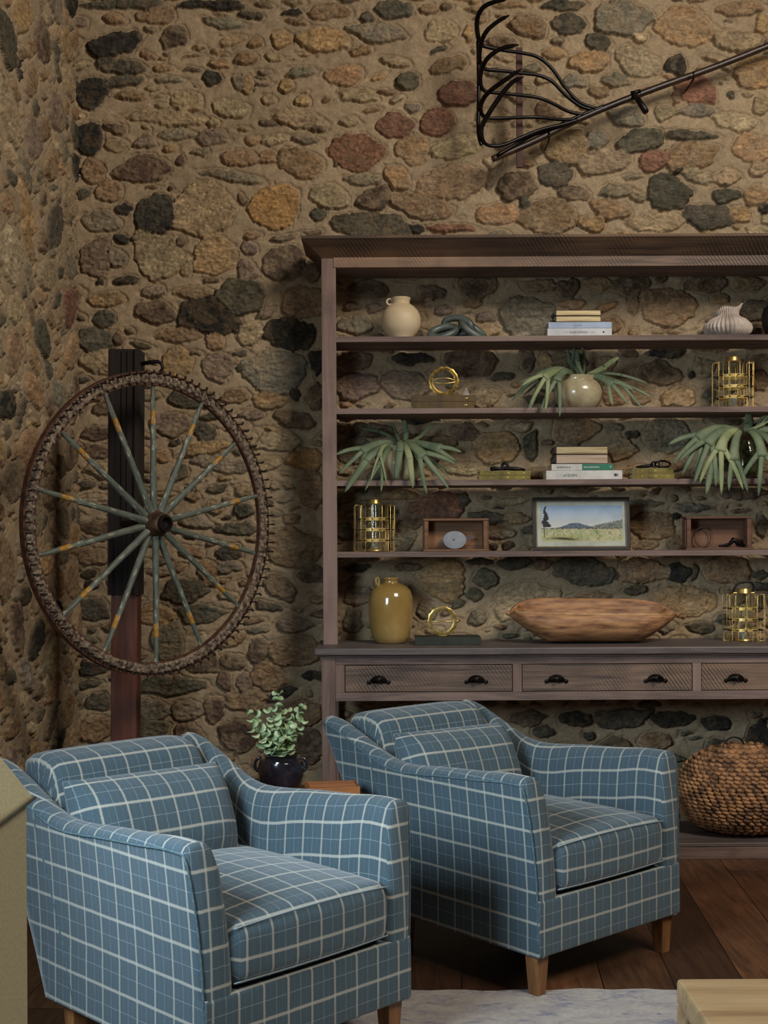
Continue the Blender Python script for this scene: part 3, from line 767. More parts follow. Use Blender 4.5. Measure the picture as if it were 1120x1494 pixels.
white_c = matte('white_cloth', (216,214,216)); blue_c = matte('pale_blue_cover', (176,190,214)); offw = matte('off_white_cover', (214,210,202))
brown_c = mk('old_brown_leather', (46,30,24), (24,16,13), 30, rough=.4)
olive_c = mk('olive_leather', (98,74,28), (66,48,18), 20, rough=.5, bmp=.2)
goldg = mk('gold_green_leather', (140,126,58), (88,78,34), 20, rough=.45, bmp=.2)
green_c = matte('green_label', (42,120,92)); dgreen = mk('dark_green_cloth', (44,48,36), (28,30,24), 16, rough=.6, bmp=.2)
goldfoil = mk('gold_foil', (216,184,104), rough=.3, metal=.8); ink = matte('dark_ink', (52,50,52)); wink = matte('white_ink', (235,235,228)); pale_ink = matte('pale_grey_ink', (176,172,166))
s_ = 5.5/F
pxh = lambda n, d=5.5: n*d/F
b1 = book('wide white book with small grey lettering, bottom of the pale stack on the top shelf', 800, 894, 0, pxh(11.5), z1s, white_c)
letters('GARDENIA', .0135, matte('grey_ink', (120,116,118)), b1, (-.005, -.0768, .013), 'CENTER', 1.15)
for xx in (-.060, .056): MB().bb(xx-.010, xx+.010, -.0768, -.0756, .0165, .0195).build('faint_print', pale_ink, b1)
MB().lathe([(.0,0),(.004,0),(.004,.0004),(0,.0004)], 14).build('spine_mark', ink, b1, loc=(.104, -.0768, .018), rot=(PI/2,0,0))
b2 = book('pale blue book lying on the wide white book, top shelf', 801.5, 894, 0, pxh(9), z1s+pxh(11.5)+E, blue_c)
MB().bb(-.026, .008, -.0768, -.0756, .011, .015).build('faint_print', matte('blue_ink', (140,158,190)), b2)
zz = z1s+pxh(20.5)+3*E
b3 = book('brown leather gilt-edged book lying directly on the pale blue book', 812, 879, 0, pxh(9), zz, brown_c, depth=.10, spine_front=False, pages=gilt)
b4 = book('brown leather gilt-edged book, topmost on the top shelf stack', 812, 879, 0, pxh(8.5), zz+pxh(9)+E, brown_c, depth=.10, spine_front=False, pages=gilt)
# third shelf stack
c1 = book('largest white book, bottom of the stack on the third shelf', 797, 908, 0, pxh(13), z3s, offw)
letters('LAND', .019, matte('faint_ink', (232,230,224)), c1, (-.135, -.0768, .012)); letters('of EDEN', .016, ink, c1, (-.092, -.0768, .0125))
MB().bb(-.006,.006,0,.0006,-.006,.006).bb(.008,.012,0,.0006,.001,.005).bb(.008,.012,0,.0006,-.005,-.001).build('spine_mark', ink, c1, loc=(.136, -.0768, .019))
c2 = book('white and green spined book under the leather books on the third shelf', 805, 895, 0, pxh(9.3), z3s+pxh(13)+E, offw)
w2 = at(895,5.5)-at(805,5.5); gx0 = at(849.5,5.5)-(at(895,5.5)+at(805,5.5))/2
MB().bb(gx0, w2/2+.0004, -.0768, -.0756, .0006, pxh(9.3)-.0006).build('green_spine_block', green_c, c2)
letters('KINFOLK', .0125, ink, c2, (-.112, -.0768, .0092), 'LEFT', 1.15); letters('WILDERNESS', .0115, wink, c2, (gx0+.005, -.0774, .0098), 'LEFT', 1.0)
MB().prism([(-.0035,.003),(.0035,.003),(0,-.004)], 0, .0006).build('spine_mark', wink, c2, loc=(w2/2-.012, -.0775, .0145))
zz = z3s+pxh(22.3)+3*E
c3 = book('thick dark leather book with pale page edges on the green and white book', 811, 888, 0, pxh(14), zz, brown_c, depth=.12, spine_front=False, pages=mk('pinkish_page_edges', (206,184,158), (150,124,104), 5, (1,1,60), rough=.7))
c4 = book('thinner dark leather book with pale page edges, top of the third shelf stack', 811, 888, 0, pxh(11.5), zz+pxh(14)+E, brown_c, depth=.12, spine_front=False, pages=gilt)
def gilded(label, xl, xr, h, z, cover, dots, d=5.5, grp=None, txt=None):
    b = book(label, xl, xr, 0, h, z, cover, d=d, depth=.12, grp=grp)
    w = at(xr, d)-at(xl, d); 
    for f, rr_ in dots: MB().ball((w*f, -.0606, h/2), (rr_*1.7, .0014, rr_*.9), 12, 6).build('gilt_ornament', goldfoil, b, smooth='all')
    if txt:
        for q in range(6): MB().bb(-w*.41+q*.0075, -w*.41+q*.0075+.0035, -.0622, -.0608, h*.25, h*.72).build('gilt_stroke', goldfoil, b)
    return b
g1 = gilded('olive book with gold strokes, lower of the pair under the brass ring, second shelf', 601.5, 693, pxh(10), z2s, olive_c, [(.36,.0045)], txt='XIV XII')
g2 = gilded('olive book with a gold oval, upper of the pair under the brass ring, second shelf', 602, 694, pxh(9.5), z2s+pxh(10)+E, olive_c, [(.36,.0042),(-.06,.0016)])
dd = [(-.36,.002),(-.26,.0028),(-.08,.002),(.06,.0032),(.22,.002),(.36,.003)]
g3 = gilded('gold-tooled green book, lower of the left pair on the third shelf', 698, 774, pxh(6.4), z3s, goldg, dd)
g4 = gilded('gold-tooled green book, upper of the left pair, under the black iron piece', 700, 775, pxh(6.4), z3s+pxh(6.4)+E, goldg, dd[::-1])
g5 = gilded('gold-tooled green book, lower of the right pair beside the big staghorn fern', 922.5, 984, pxh(8), z3s, goldg, dd)
g6 = gilded('gold-tooled green book, upper of the right pair beside the big staghorn fern', 923, 983, pxh(7.6), z3s+pxh(8)+E, goldg, dd[::-1])
db = book('dark green cloth book lying flat under the brass ring on the counter', 604, 701, 0, pxh(11, 5.42), zc, dgreen, depth=.15, d=5.42)
# -- iron pieces on the books
blk = mk('black_cast_iron', (30,27,30), (14,12,14), 30, rough=.35, metal=.6, bmp=.3)
t = thing('iron_door_latch', 'small black cast iron latch lying on the left green and gold books', 'ornament', (at(741, 5.55), 5.55, z3s+pxh(12.8)+3*E))
MB().tube([(-.075,0,.010),(-.06,-.006,.012),(-.035,0,.011),(-.010,0,.014),(.02,.004,.012),(.05,0,.010),(.078,.004,.006)], [.009,.010,.007,.009,.009,.008,.004], 8).build('latch_bar', blk, t, smooth='all')
MB().torus(.013, .006, (-.012,0,.022), n=16, m=8).build('latch_ring', blk, t, smooth='all')
t = thing('iron_loop', 'small black iron loop tool lying on the right green and gold books', 'ornament', (at(953, 5.55), 5.55, z3s+pxh(15.6)+3*E))
MB().tube([(-.075,0,.007),(-.05,.0,.009),(-.02,0,.012),(.0,0,.016)], [.004,.007,.008,.007], 8).build('tool_shank', blk, t, smooth='all')
MB().tube([Vector((.042+.034*math.cos(a), .0+.008*math.sin(2*a), .020+.014*math.sin(a))) for a in np.linspace(0, 2*PI, 20)[:-1]], .0048, 8, closed=True).build('tool_loop', blk, t, smooth='all')
MB().tube([Vector((.008+.018*math.cos(a), -.008, .018+.012*math.sin(a))) for a in np.linspace(0, 2*PI, 16)[:-1]], .004, 8, closed=True).build('tool_loop', blk, t, smooth='all')
# -- brass rings
def brass_ring(label, loc, R, bars, mat, dy=0):
    t = thing('brass_ring_ornament', label, 'ornament', loc)
    g = MB(); n = 64; vs = []; fs = []
    for i in range(n):
        a = 2*PI*i/n; lob = .0012*math.cos(14*a)
        for (q, h) in ((-.0105,-.004),(.0,-.0065),(.0075,-.004),(.0075,.005),(0,.0065),(-.0105,.005)):
            vs.append(((R+q+lob*(q > 0))*math.cos(a), h, R+.0075+(R+q+lob*(q > 0))*math.sin(a)))
    for i in range(n):
        j = (i+1) % n
        for k in range(6): l = (k+1) % 6; fs.append((i*6+k, i*6+l, j*6+l, j*6+k))
    g.add(vs, fs).build('ring', mat, t, smooth=True)
    for (dz, sag) in bars:
        pts = [(u*R*.99, -.012*(1-u*u)*(1 if sag else .3), R+.0075+dz*(1-u*u)+.004*0) for u in np.linspace(-1, 1, 13)]
        MB().tube(pts, .0026, 8).build('cross_bar', brass, t, smooth='all')
    for s in (-1, 1): MB().ball((s*(R+.008), 0, R+.0075), (.007,.006,.006)).build('knob', mat, t, smooth='all')
    MB().bb(-.016,.016,-.010,.010,.0,.004).build('foot', mat, t, bevel=.001)
    return t
brass_ring('brass ring ornament with two curved cross bars on olive books, second shelf', (at(648.5,5.555), 5.555, z2s+pxh(19.5)+3*E), .058, [(.014,1),(-.010,1)], old_brass)
brass_ring('brass ring ornament with one cross bar standing on the dark green book, counter', (at(644.5,5.49), 5.49, zc+pxh(11,5.42)+2*E), .057, [(0,1)], mk('bright_brass', (212,186,116), (156,124,60), 40, rough=.3, metal=.8))
# -- small crystal pyramid
t = tag(MB().add([(-.016,-.012,0),(.016,-.012,0),(.016,.012,0),(-.016,.012,0),(0,0,.036)], [(3,2,1,0),(0,1,4),(1,2,4),(2,3,4),(3,0,4)]).build('crystal_pyramid', mk('cloudy_quartz', (176,160,150), (140,124,116), 30, rough=.25), None, loc=(at(681,5.53), 5.53, z2s+pxh(19.5)+2*E)), 'tiny cloudy quartz pyramid on the right end of the olive books', 'ornament')
# -- ribbed white vase
cx = at(1063)
def ribs(p, a):
    z = p.z; r = math.hypot(p.x, p.y)
    k = 1+.050*math.cos(34*a+z*24)*(1 if z > .01 else 0)
    q = Vector((p.x*k, p.y*k, z))
    if z > .095:                                      # pinched collar, taller on the right
        f = (z-.095)/.04; q.z += max(0,f)*(.020*math.cos(a+.3)**3+.004*math.cos(3*a)); q.x += max(0,f)*.006
        q.y *= 1-.25*f
    return q
t = thing('ribbed_vase', 'squat white ribbed clay vase with a pinched collar on the top shelf', 'vase', (cx, OY, z1s))
prof = [(0,.0006),(.055,.0006),(.075,.008),(.097,.026),(.103,.044),(.097,.062),(.078,.082),(.056,.094),(.046,.101),(.045,.110),(.052,.122),(.058,.134),(.054,.133),(.040,.112),(.02,.10)]
pf = []
for a, b_ in zip(prof, prof[1:]):
    for f in (0, .5): pf.append((a[0]+(b_[0]-a[0])*f, a[1]+(b_[1]-a[1])*f))
MB().lathe(pf, 264, fn=ribs).build('vase_body', white_clay, t, smooth='all')
t = thing('black_vase', 'black vase at the right edge of the picture on the top shelf', 'vase', (at(1136), OY, z1s))
MB().lathe([(0,.0005),(.045,.0005),(.052,.01),(.068,.06),(.070,.10),(.060,.135),(.036,.155),(.032,.17),(.038,.178),(.03,.176),(.02,.15)], 36).build('vase_body', mk('matt_black_clay', (22,20,20), rough=.6), t, smooth=True)
# -- lanterns
glass_m, gt, gb = nt('clear_glass'); gb.inputs['Transmission Weight'].default_value = 1; gb.inputs['Roughness'].default_value = .03; gb.inputs['IOR'].default_value = 1.45; gb.inputs['Base Color'].default_value = (.94,.97,.93,1)
hoop_brass = mk('satin_brass_hoop', (246,216,140), (222,184,104), 20, rough=.4, metal=.6)
wax = mk('white_wax', (228,226,214), rough=.5); strap_m = mk('black_leather', (30,24,22), (18,14,13), 30, rough=.5, bmp=.2)
def lantern(label, loc, handle):
    t = thing('brass_lantern', label, 'lantern', loc, group='brass and glass lanterns')
    H = .205
    MB().lathe([(0,.001),(.036,.001),(.038,.004),(.036,.010),(.034,.012),(0,.012)], 32).build('base_dish', brass, t, smooth=True)
    MB().lathe([(.0,.0125),(.0175,.0125),(.0175,.048),(.015,.051),(0,.050)], 24).build('candle', wax, t, smooth=True)
    g = MB(); vs = []; fs = []; n = 32
    for i in range(n):
        a = 2*PI*i/n
        for (r, z) in ((.0335,.013),(.0335,.208),(.0320,.208),(.0320,.013)): vs.append((r*math.cos(a), r*math.sin(a), z))
    for i in range(n):
        j = (i+1) % n
        for k in range(4): l = (k+1) % 4; fs.append((i*4+k, i*4+l, j*4+l, j*4+k))
    g.add(vs, fs).build('glass_chimney', glass_m, t, smooth=True)
    MB().lathe([(0,.2085),(.033,.2085),(.034,.211),(.032,.214),(.032,.228),(.030,.231),(0,.231)], 32).build('lid', brass, t, smooth=True)
    for z in (.050,.097,.144): MB().torus(.060, .003, (0,0,z), M=Matrix.Rotation(PI/2,3,'X'), n=48, rect=(.0012,.0066)).build('hoop', hoop_brass, t, smooth=True)
    N = 12
    for i in range(N):
        a = 2*PI*(i+.5)/N+.13; r0, r1 = .062, .0905; pts = [(r0,0,.004),(r0,0,H-.004),(r0+.004,0,H),(r1-.004,0,H),(r1,0,H-.004),(r1,0,.004),(r1-.004,0,0.0018),(r0+.004,0,.0018)]
        M = Matrix.Rotation(a, 3, 'Z')
        f = MB().tube([M @ Vector(p) for p in pts], .0014, 6, closed=True).build('fin', brass, t, smooth='all')
        for z in (.050,.097,.144): MB().box(M @ Vector(((r0+r1)/2, 0, z)), (r1-r0-.002,.0045,.0045), M).build('clip', black_clip, f)
    if handle:
        pts = [(-.041,-.0,.212),(-.044,-.004,.226),(-.036,-.008,.246),(-.016,-.010,.258),(.010,-.010,.262),(.034,-.008,.256),(.042,-.004,.240),(.041,0,.222),(.038,0,.212)]
        MB().tube(pts, .0065, 10, flat=.45).build('handle', strap_m, t, smooth='all')
        for s in (-.038,.038): MB().bb(s-.008,s+.008,-.006,.006,.207,.214).build('handle_mount', brass, t, bevel=.001)
    return t
l1 = lantern('brass lantern without a handle on the fourth shelf, beside the left upright', (at(546), OY, z4s), False)
dup(l1, (at(1070), OY, z2s), .2, 'brass lantern without a handle on the second shelf, above the big staghorn fern')
lantern('brass lantern with black leather handle on the counter, beside the dough bowl', (at(1084, 5.55), 5.55, zc), True)
# -- wooden boxes standing on edge
bw = wood('old_mould_pine', (138,98,66), (72,46,30), 'x', (160,118,80), rough=.7)
bw2 = wood('old_mould_pine_red', (120,84,62), (62,40,30), 'x', (136,96,72), rough=.7)
def open_box(label, xl, xr, hpx, z, m_):
    d = 5.535; X0, X1 = at(xl, d), at(xr, d); w = X1-X0; h = pxh(hpx, d)
    t = thing('wooden_box', label, 'box', ((X0+X1)/2, d, z)); D = .085; th = .011
    MB().bb(-w/2+.008, w/2-.008, D-.008, D, .004, h-.004).build('back_board', m_, t, bevel=.001)
    for (n_, a) in (('top_board', (-w/2-.004, w/2+.004, -.004, D, h-.010, h)), ('bottom_board', (-w/2-.004, w/2+.004, -.004, D, .0005, .009))):
        MB().bb(*a).build(n_, m_, t, bevel=.0015)
    for s in (-1, 1):
        c = s*(w/2-.010); MB().bb(c-.009, c+.009, 0, D-.008, .0095, h-.0105).build('side_board', m_, t, bevel=.0015)
        c = s*(w/2+.002); MB().bb(c-.003, c+.003, .01, D-.02, .012, h-.013).build('side_batten', m_, t, bevel=.001)
    return t, h
t, h = open_box('upright wooden box holding a grey oval plate, on the fourth shelf', 618.5, 711.5, 48, z4s, bw)
pl = thing('oval_metal_plate', 'grey oval metal plate with pointed ends propped in the left wooden box', 'plate', (at(663.5,5.535), 5.548, z4s+.0105), rot=(math.radians(-10),0,0))
pts = []
for i in range(40):
    a = 2*PI*i/40; pts.append((.051*math.cos(a), .040+.040*math.sin(a)))
MB().prism(pts, 0, .004).build('plate_disc', mk('dull_zinc', (150,152,158), (118,122,128), 16, rough=.55, metal=.2, bmp=.2), pl, bevel=.001)
MB().prism([(-.048,.028),(-.072,.026),(-.072,.031),(-.046,.036)], 0.0005, .0035).prism([(.044,.058),(.060,.054),(.082,.052),(.084,.046),(.066,.042),(.047,.036)], 0.0005, .0035).build('pointed_end', mk('dark_zinc', (92,92,94), (60,60,62), 20, rough=.55, metal=.3), pl, bevel=.0008)
MB().lathe([(0,0),(.0035,0),(.003,.002),(0,.002)], 12).build('rivet', iron, pl, loc=(-.004,.0,.040), rot=(PI/2,0,0))
t, h = open_box('reddish wooden box on edge with a wire ring inside, right end of fourth shelf', 1001.5, 1096, 49, z4s, bw2)
hoop = MB().tube([Vector((.036*math.cos(a)*1.0, .002*math.sin(3*a), .044+.044*math.sin(a))) for a in np.linspace(0, 2*PI, 28)[:-1]], .0026, 6, closed=True).build('wire_ring', mk('rusty_wire', (96,66,48), (52,34,26), 40, rough=.7), None, smooth='all')
hoop.location = (at(1024,5.6), 5.592, z4s+.0125); tag(hoop, 'thin rusty wire ring leaning in the right wooden box', 'ring')
ip = thing('iron_hook_piece', 'black iron hook piece lying in the right wooden box', 'ornament', (at(1068,5.56), 5.556, z4s+.0095))
MB().tube([(-.062,0,.007),(-.04,0,.008),(-.015,0,.014),(.004,0,.034),(.016,0,.030),(.024,0,.014),(.050,0,.010)], [.004,.006,.008,.012,.012,.010,.005], 8).build('hook_shank', blk, ip, smooth='all')
# -- framed landscape
d = 5.56; X0, X1 = at(777.5, d), at(920, d); fw = X1-X0; fh = pxh(78.5, d)
t = thing('framed_landscape', 'framed watercolour of a hilly green landscape in a dark frame on the fourth shelf', 'picture', ((X0+X1)/2, d, z4s+.001), rot=(math.radians(-7),0,0))
frm = mk('dark_frame_wood', (46,38,32), (28,22,18), 14, (1,1,1), rough=.4)
frg = mk('frame_inner_gilding', (120,104,74), (90,76,52), 20, rough=.5)
b_ = .0145
for nm, a in (('frame_rail', (-fw/2, fw/2, 0, .018, 0, b_)), ('frame_rail', (-fw/2, fw/2, 0, .018, fh-b_, fh)), ('frame_rail', (-fw/2, -fw/2+b_, 0, .018, b_, fh-b_)), ('frame_rail', (fw/2-b_, fw/2, 0, .018, b_, fh-b_))):
    MB().bb(*a).build(nm, frm, t, bevel=.002)
g = MB(); q = b_+.0045
for a in ((-fw/2+b_, fw/2-b_, .003, .014, b_, q), (-fw/2+b_, fw/2-b_, .003, .014, fh-q, fh-b_), (-fw/2+b_, -fw/2+q, .003, .014, q, fh-q), (fw/2-q, fw/2-b_, .003, .014, q, fh-q)): g.bb(*a)
g.build('frame_slip', frg, t)
MB().bb(-fw/2+q, fw/2-q, .010, .014, q, fh-q).build('mount', matte('grey_green_mount', (186,188,172)), t)
pn_w, pn_h = 240, 124; PX0, PX1, PZ0, PZ1 = -fw/2+.040, fw/2-.032, .040, fh-.036
U, V = np.meshgrid(np.linspace(0,1,pn_w), np.linspace(0,1,pn_h))
nz_ = lambda s, k, o=4: fbm(U*2, V, s, 200+k, o)
sky = np.array([.56,.68,.82])*(1-np.clip(1.55-V*1.5,0,1)[...,None])+np.array([.86,.85,.80])*np.clip(1.55-V*1.5,0,1)[...,None]
sky = sky*(.88+.22*nz_(.5,1)[...,None])
im = sky.copy(); dk_ = fbm(U*3, V*1.2, .045, 260, 4)
def over(mask, col, k=1):
    global im
    m_ = (mask*k)[..., None]; im = im*(1-m_)+np.array(col)*m_
ridge1 = .36+.16*np.exp(-((U-.42)/.17)**2)+.02*nz_(.1,2); ridge2 = .34+.24*np.clip((U-.55)/.45,0,1)**.8+.02*nz_(.06,3)
sm_ = lambda a: np.clip(a*40, 0, 1)
over(sm_(ridge1-V), (.34,.40,.48), .85); over(sm_(ridge2-V), (.46,.48,.42), .8)
over(sm_(.36+.03*nz_(.03,4)-V), (.82,.78,.62)); over(sm_(.34-V)*np.clip(nz_(.12,5)*3-1.1,0,1), (.52,.66,.40), .55)
over(sm_(.20-V)*np.clip(nz_(.2,6)*3-1.0,0,1), (.72,.74,.46), .8); over(sm_(.10-V), (.82,.80,.62), .6)
over(np.exp(-((V-.07-.02*np.sin(U*9))/.035)**2)*np.exp(-((U-.28)/.16)**2), (.16,.15,.10), .95)
over(np.exp(-((V-.36)/.025)**2)*(nz_(.02,7) > .5), (.20,.22,.18), .7); over((np.abs(V-ridge2) < .02)*(nz_(.02,9) > .45)*(U > .55), (.18,.20,.20), .6)
over((V < .33)*(V > .03)*np.clip((dk_-.60)*12,0,1), (.36,.34,.24), .45)
over((V > .34)*(V < np.maximum(ridge1, ridge2))*np.clip((dk_-.5)*10,0,1), (.24,.28,.30), .5)
tree = (np.abs(U-.05-.01*np.sin(V*20)) < (.045*np.clip((1.0-V)/.5,0.2,1)*(V > .40)*nz_(.03,8)*2.0))*(V < .98); over(tree*1.0, (.13,.14,.15), .95)
over((np.abs(U-.035) < .006)*(V < .5)*(V > .12), (.2,.2,.2), .7); over((np.abs(U-.70+.02*np.sin(V*30)) < .004)*(V > .05)*(V < .3), (.2,.18,.14), .8)
i_ = np.arange(pn_w-1)[None,:]+np.arange(pn_h-1)[:,None]*pn_w
qd = np.stack([i_, i_+1, i_+1+pn_w, i_+pn_w], -1).reshape(-1,4).tolist()
vv = [(PX0+(PX1-PX0)*u, .0095, PZ0+(PZ1-PZ0)*v) for u, v in zip(U.ravel(), V.ravel())]
pm, pt_, pb = nt('watercolour'); pb.inputs['Roughness'].default_value = .7
a = pt_.nodes.new('ShaderNodeVertexColor'); a.layer_name = 'paint'; pt_.links.new(a.outputs[0], pb.inputs['Base Color'])
o = MB().add(vv, qd).build('painting', pm, t)
ca = o.data.color_attributes.new('paint', 'FLOAT_COLOR', 'POINT'); cc_ = np.ones((pn_w*pn_h,4),'f4'); cc_[:,:3] = np.clip(im,0,1).reshape(-1,3)**2.2*.82
ca.data.foreach_set('color', cc_.ravel())
# -- dough bowl
t = thing('dough_bowl', 'long carved wooden dough bowl with pointed ends on the counter', 'bowl', (at(864, 5.53), 5.53, zc))
bm_ = mk('carved_maple', (186,136,92), (104,66,44), 6, (1.4,4,9), rough=.6, bmp=.5, lo=.32, hi=.62)
L = .363; ns = 49; nr = 26; vs = []; fs = []; nrg = None
def bowl_ring(u):
    au = abs(u); wdt = .150*(1-au**3.2)**.55+.010; zr = .130-.006*u
    zb = .002+.112*max(0,(au-.52)/.48)**1.3
    zi = min(zb+.022+.004, zr-.008); zi = max(zi, zb+.012)
    ring = []
    for k in range(nr+1):                               # outside from the front rim round to the back rim
        a = PI*k/nr; y = -math.cos(a)*wdt; z = zb+(zr-zb)*(1-max(0,math.sin(a))**.55)
        z += .056*(k/nr)*(1-au**7)*((z-zb)/max(1e-4,(zr-zb)))
        ring.append((y, z))
    if au > .9:  wi = wdt*.3
    else: wi = wdt-.014
    for k in range(nr, -1, -1):
        a = PI*k/nr; y = -math.cos(a)*wi; zt_ = zr-.001 if au <= .9 else zr-.002
        zi_ = zi if au < .86 else zt_-.003
        z = zi_+(zt_-zi_)*(1-max(0,math.sin(a))**.7); z += .056*(k/nr)*(1-au**7)*((z-zi_)/max(1e-4,(zt_-zi_)))
        ring.append((y, z))
    return ring
for i in range(ns):
    u = -1+2*i/(ns-1); u = max(-.9995, min(.9995, u))
    for (y, z) in bowl_ring(u): vs.append((u*L, y, z))
n = 2*(nr+1)
for i in range(ns-1):
    for k in range(n): l = (k+1) % n; fs.append((i*n+k, i*n+l, (i+1)*n+l, (i+1)*n+k))
fs.append(tuple(range(n))); fs.append(tuple((ns-1)*n+k for k in range(n)))
MB().add(vs, fs).build('bowl_body', bm_, t, smooth='all')
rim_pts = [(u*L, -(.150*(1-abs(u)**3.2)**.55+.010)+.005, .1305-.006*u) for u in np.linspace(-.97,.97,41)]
MB().tube(rim_pts, .0055, 8).build('rim', mk('highlight_maple_rim', (206,164,118), (160,116,78), 20, rough=.6), t, smooth='all')  # paler colour paints a highlight along the carved front edge
MB().ball((-.362,0,.127),(.020,.012,.010)).build('end_grip', bm_, t, smooth='all'); MB().ball((.362,0,.119),(.020,.012,.012)).build('end_grip', bm_, t, smooth='all')

# -- staghorn ferns
def frond(par, base, ctrl, tip, w, forks, mat, spread=.5, seed=0, split=.58):
    r = random.Random(seed); b0, b1, b2 = map(Vector, (base, ctrl, tip))
    bez = lambda t_: b0*(1-t_)**2+b1*2*t_*(1-t_)+b2*t_*t_
    M_ = MB()
    def ribbon(pts, ws):
        vs = []; fs = []; N = len(pts)
        for i, p in enumerate(pts):
            tn = (pts[min(i+1,N-1)]-pts[max(i-1,0)]).normalized()
            side = tn.cross(Vector((0,-1,.25))).normalized()
            nrm = side.cross(tn).normalized()
            for k in (-1,-.5,0,.5,1): vs.append(p+side*ws[i]*k*.5+nrm*ws[i]*.10*(1-k*k))
        for i in range(N-1):
            for k in range(4): fs.append((i*5+k, i*5+k+1, (i+1)*5+k+1, (i+1)*5+k))
        M_.add(vs, fs)
    n = 12; main = [bez(split*i/n) for i in range(n+1)]
    ribbon(main, [w*(.55+.45*math.sin(min(1,i/n*1.3)*PI/2)) * (1+ (.35 if forks > 1 else 0)*max(0,(i/n-.75)/.25)) for i in range(n+1)])
    tn = (main[-1]-main[-2]).normalized(); side = tn.cross(Vector((0,-1,.25))).normalized(); p0 = main[-1]
    rem = (b2-bez(split)).length
    for k in range(forks):
        f = (k-(forks-1)/2)/max(1,(forks-1)/2) if forks > 1 else 0
        ln = rem*(1-.28*abs(f)*r.uniform(.4,1.3)); end = b2+side*f*spread*rem*1.0+(p0-b2)*(1-ln/rem)
        st = p0+side*f*w*.36-tn*w*.3; mid = st.lerp(end,.5)+side*f*w*.28+Vector((0,-.004,.006))
        pts = [st*(1-q)**2+mid*2*q*(1-q)+end*q*q for q in [i/9 for i in range(10)]]
        ww = w*(.58 if forks > 1 else 1.0)
        ribbon(pts, [ww*(1-.25*(i/9))*(1 if i < 7 else (.85,.62,.18)[i-7]) for i in range(10)])
    return M_.build('frond', mat, par, smooth='all', solid=.0022)
def fern_at(origin, items, par, s0=10):
    """items: (base px, ctrl px, tip px, depths b/c/t, width px, forks, pale)"""
    for i, (bp, cp, tp, dp, w, fk, pale) in enumerate(items):
        q = [P(a[0], a[1], d_)-origin for a, d_ in zip((bp, cp, tp), dp)]
        frond(par, *q, w*.0019, fk, fern_y if pale else fern_m, seed=s0+i)
def pot_crackle(t, R, H, neck, ears):
    prof = [(0,.0005),(R*.55,.0005),(R*.72,H*.06),(R*.93,H*.28),(R,H*.50),(R*.95,H*.68),(R*.80,H*.82),(neck,H*.88),(neck,H*.93),(neck+.004,H*.985),(neck+.001,H),(neck-.006,H*.98),(neck-.01,H*.86),(0,H*.86)]
    MB().lathe(prof, 48).build('pot', crackle, t, smooth=True)
    for s in ears:
        MB().tube([Vector((s*(R*.82+.020*math.sin(a)), -.0, H*.74+.020*math.cos(a))) for a in np.linspace(0, PI, 9)], .0048, 8).build('pot_ear', crackle, t, smooth='all')
    MB().lathe([(0,H*.865),(neck-.012,H*.865),(neck*.6,H*.93),(0,H*.96)], 20).build('moss', mk('moss', (70,66,36), (40,36,22), 90, rough=.95, bmp=.8), t, smooth='all')
# second shelf
o2 = Vector((at(845), OY, z2s)); t = thing('staghorn_fern', 'staghorn fern in a cream crackled pot with ear handles on the second shelf', 'plant', o2)
pot_crackle(t, .110, .150, .072, (1, -1))
fern_at(o2, [((836,546),(790,520),(752,602),(5.58,5.50,5.50),20,2,0),((832,548),(795,525),(773,590),(5.56,5.46,5.42),17,3,1),((836,548),(812,520),(800,612),(5.55,5.44,5.42),17,2,0),
 ((850,548),(838,525),(842,512),(5.62,5.62,5.60),12,1,0),((846,548),(828,530),(832,505),(5.66,5.68,5.66),14,2,0),((856,546),(880,540),(902,522),(5.60,5.56,5.52),13,1,1),((850,548),(855,530),(848,498),(5.64,5.66,5.66),7,1,0),
 ((858,548),(890,546),(916,590),(5.57,5.50,5.46),17,3,0),((862,550),(905,548),(948,592),(5.58,5.54,5.50),12,2,0),((862,548),(895,538),(945,560),(5.62,5.62,5.60),7,1,0),((840,548),(800,536),(756,570),(5.62,5.60,5.62),13,2,0)], t, 20)
# third shelf, left
o3 = Vector((at(584), OY, z3s)); t = thing('staghorn_fern', 'staghorn fern in a cream crackled pot on the third shelf beside the left upright', 'plant', o3)
pot_crackle(t, .110, .155, .072, (-1,))
fern_at(o3, [((572,646),(535,640),(494,692),(5.56,5.48,5.45),18,3,0),((574,648),(540,650),(503,718),(5.55,5.45,5.42),17,1,0),((572,650),(556,660),(543,722),(5.54,5.44,5.42),13,2,0),((570,650),(548,640),(552,712),(5.55,5.45,5.42),9,2,1),
 ((580,645),(588,636),(577,700),(5.54,5.44,5.44),17,1,0),((584,646),(600,650),(602,712),(5.54,5.43,5.42),15,1,1),((586,646),(605,640),(655,714),(5.55,5.44,5.42),20,3,0),((592,644),(640,650),(672,668),(5.57,5.50,5.50),19,2,0),
 ((588,646),(610,655),(632,706),(5.55,5.46,5.44),13,2,0),((580,646),(560,625),(526,626),(5.64,5.66,5.64),9,1,0),((590,646),(594,634),(590,612),(5.6,5.6,5.58),13,1,0),((596,646),(612,640),(632,620),(5.62,5.64,5.62),9,1,1),((584,646),(578,634),(572,618),(5.62,5.62,5.6),7,1,0),((606,656),(640,680),(664,697),(5.62,5.6,5.58),7,2,0)], t, 50)
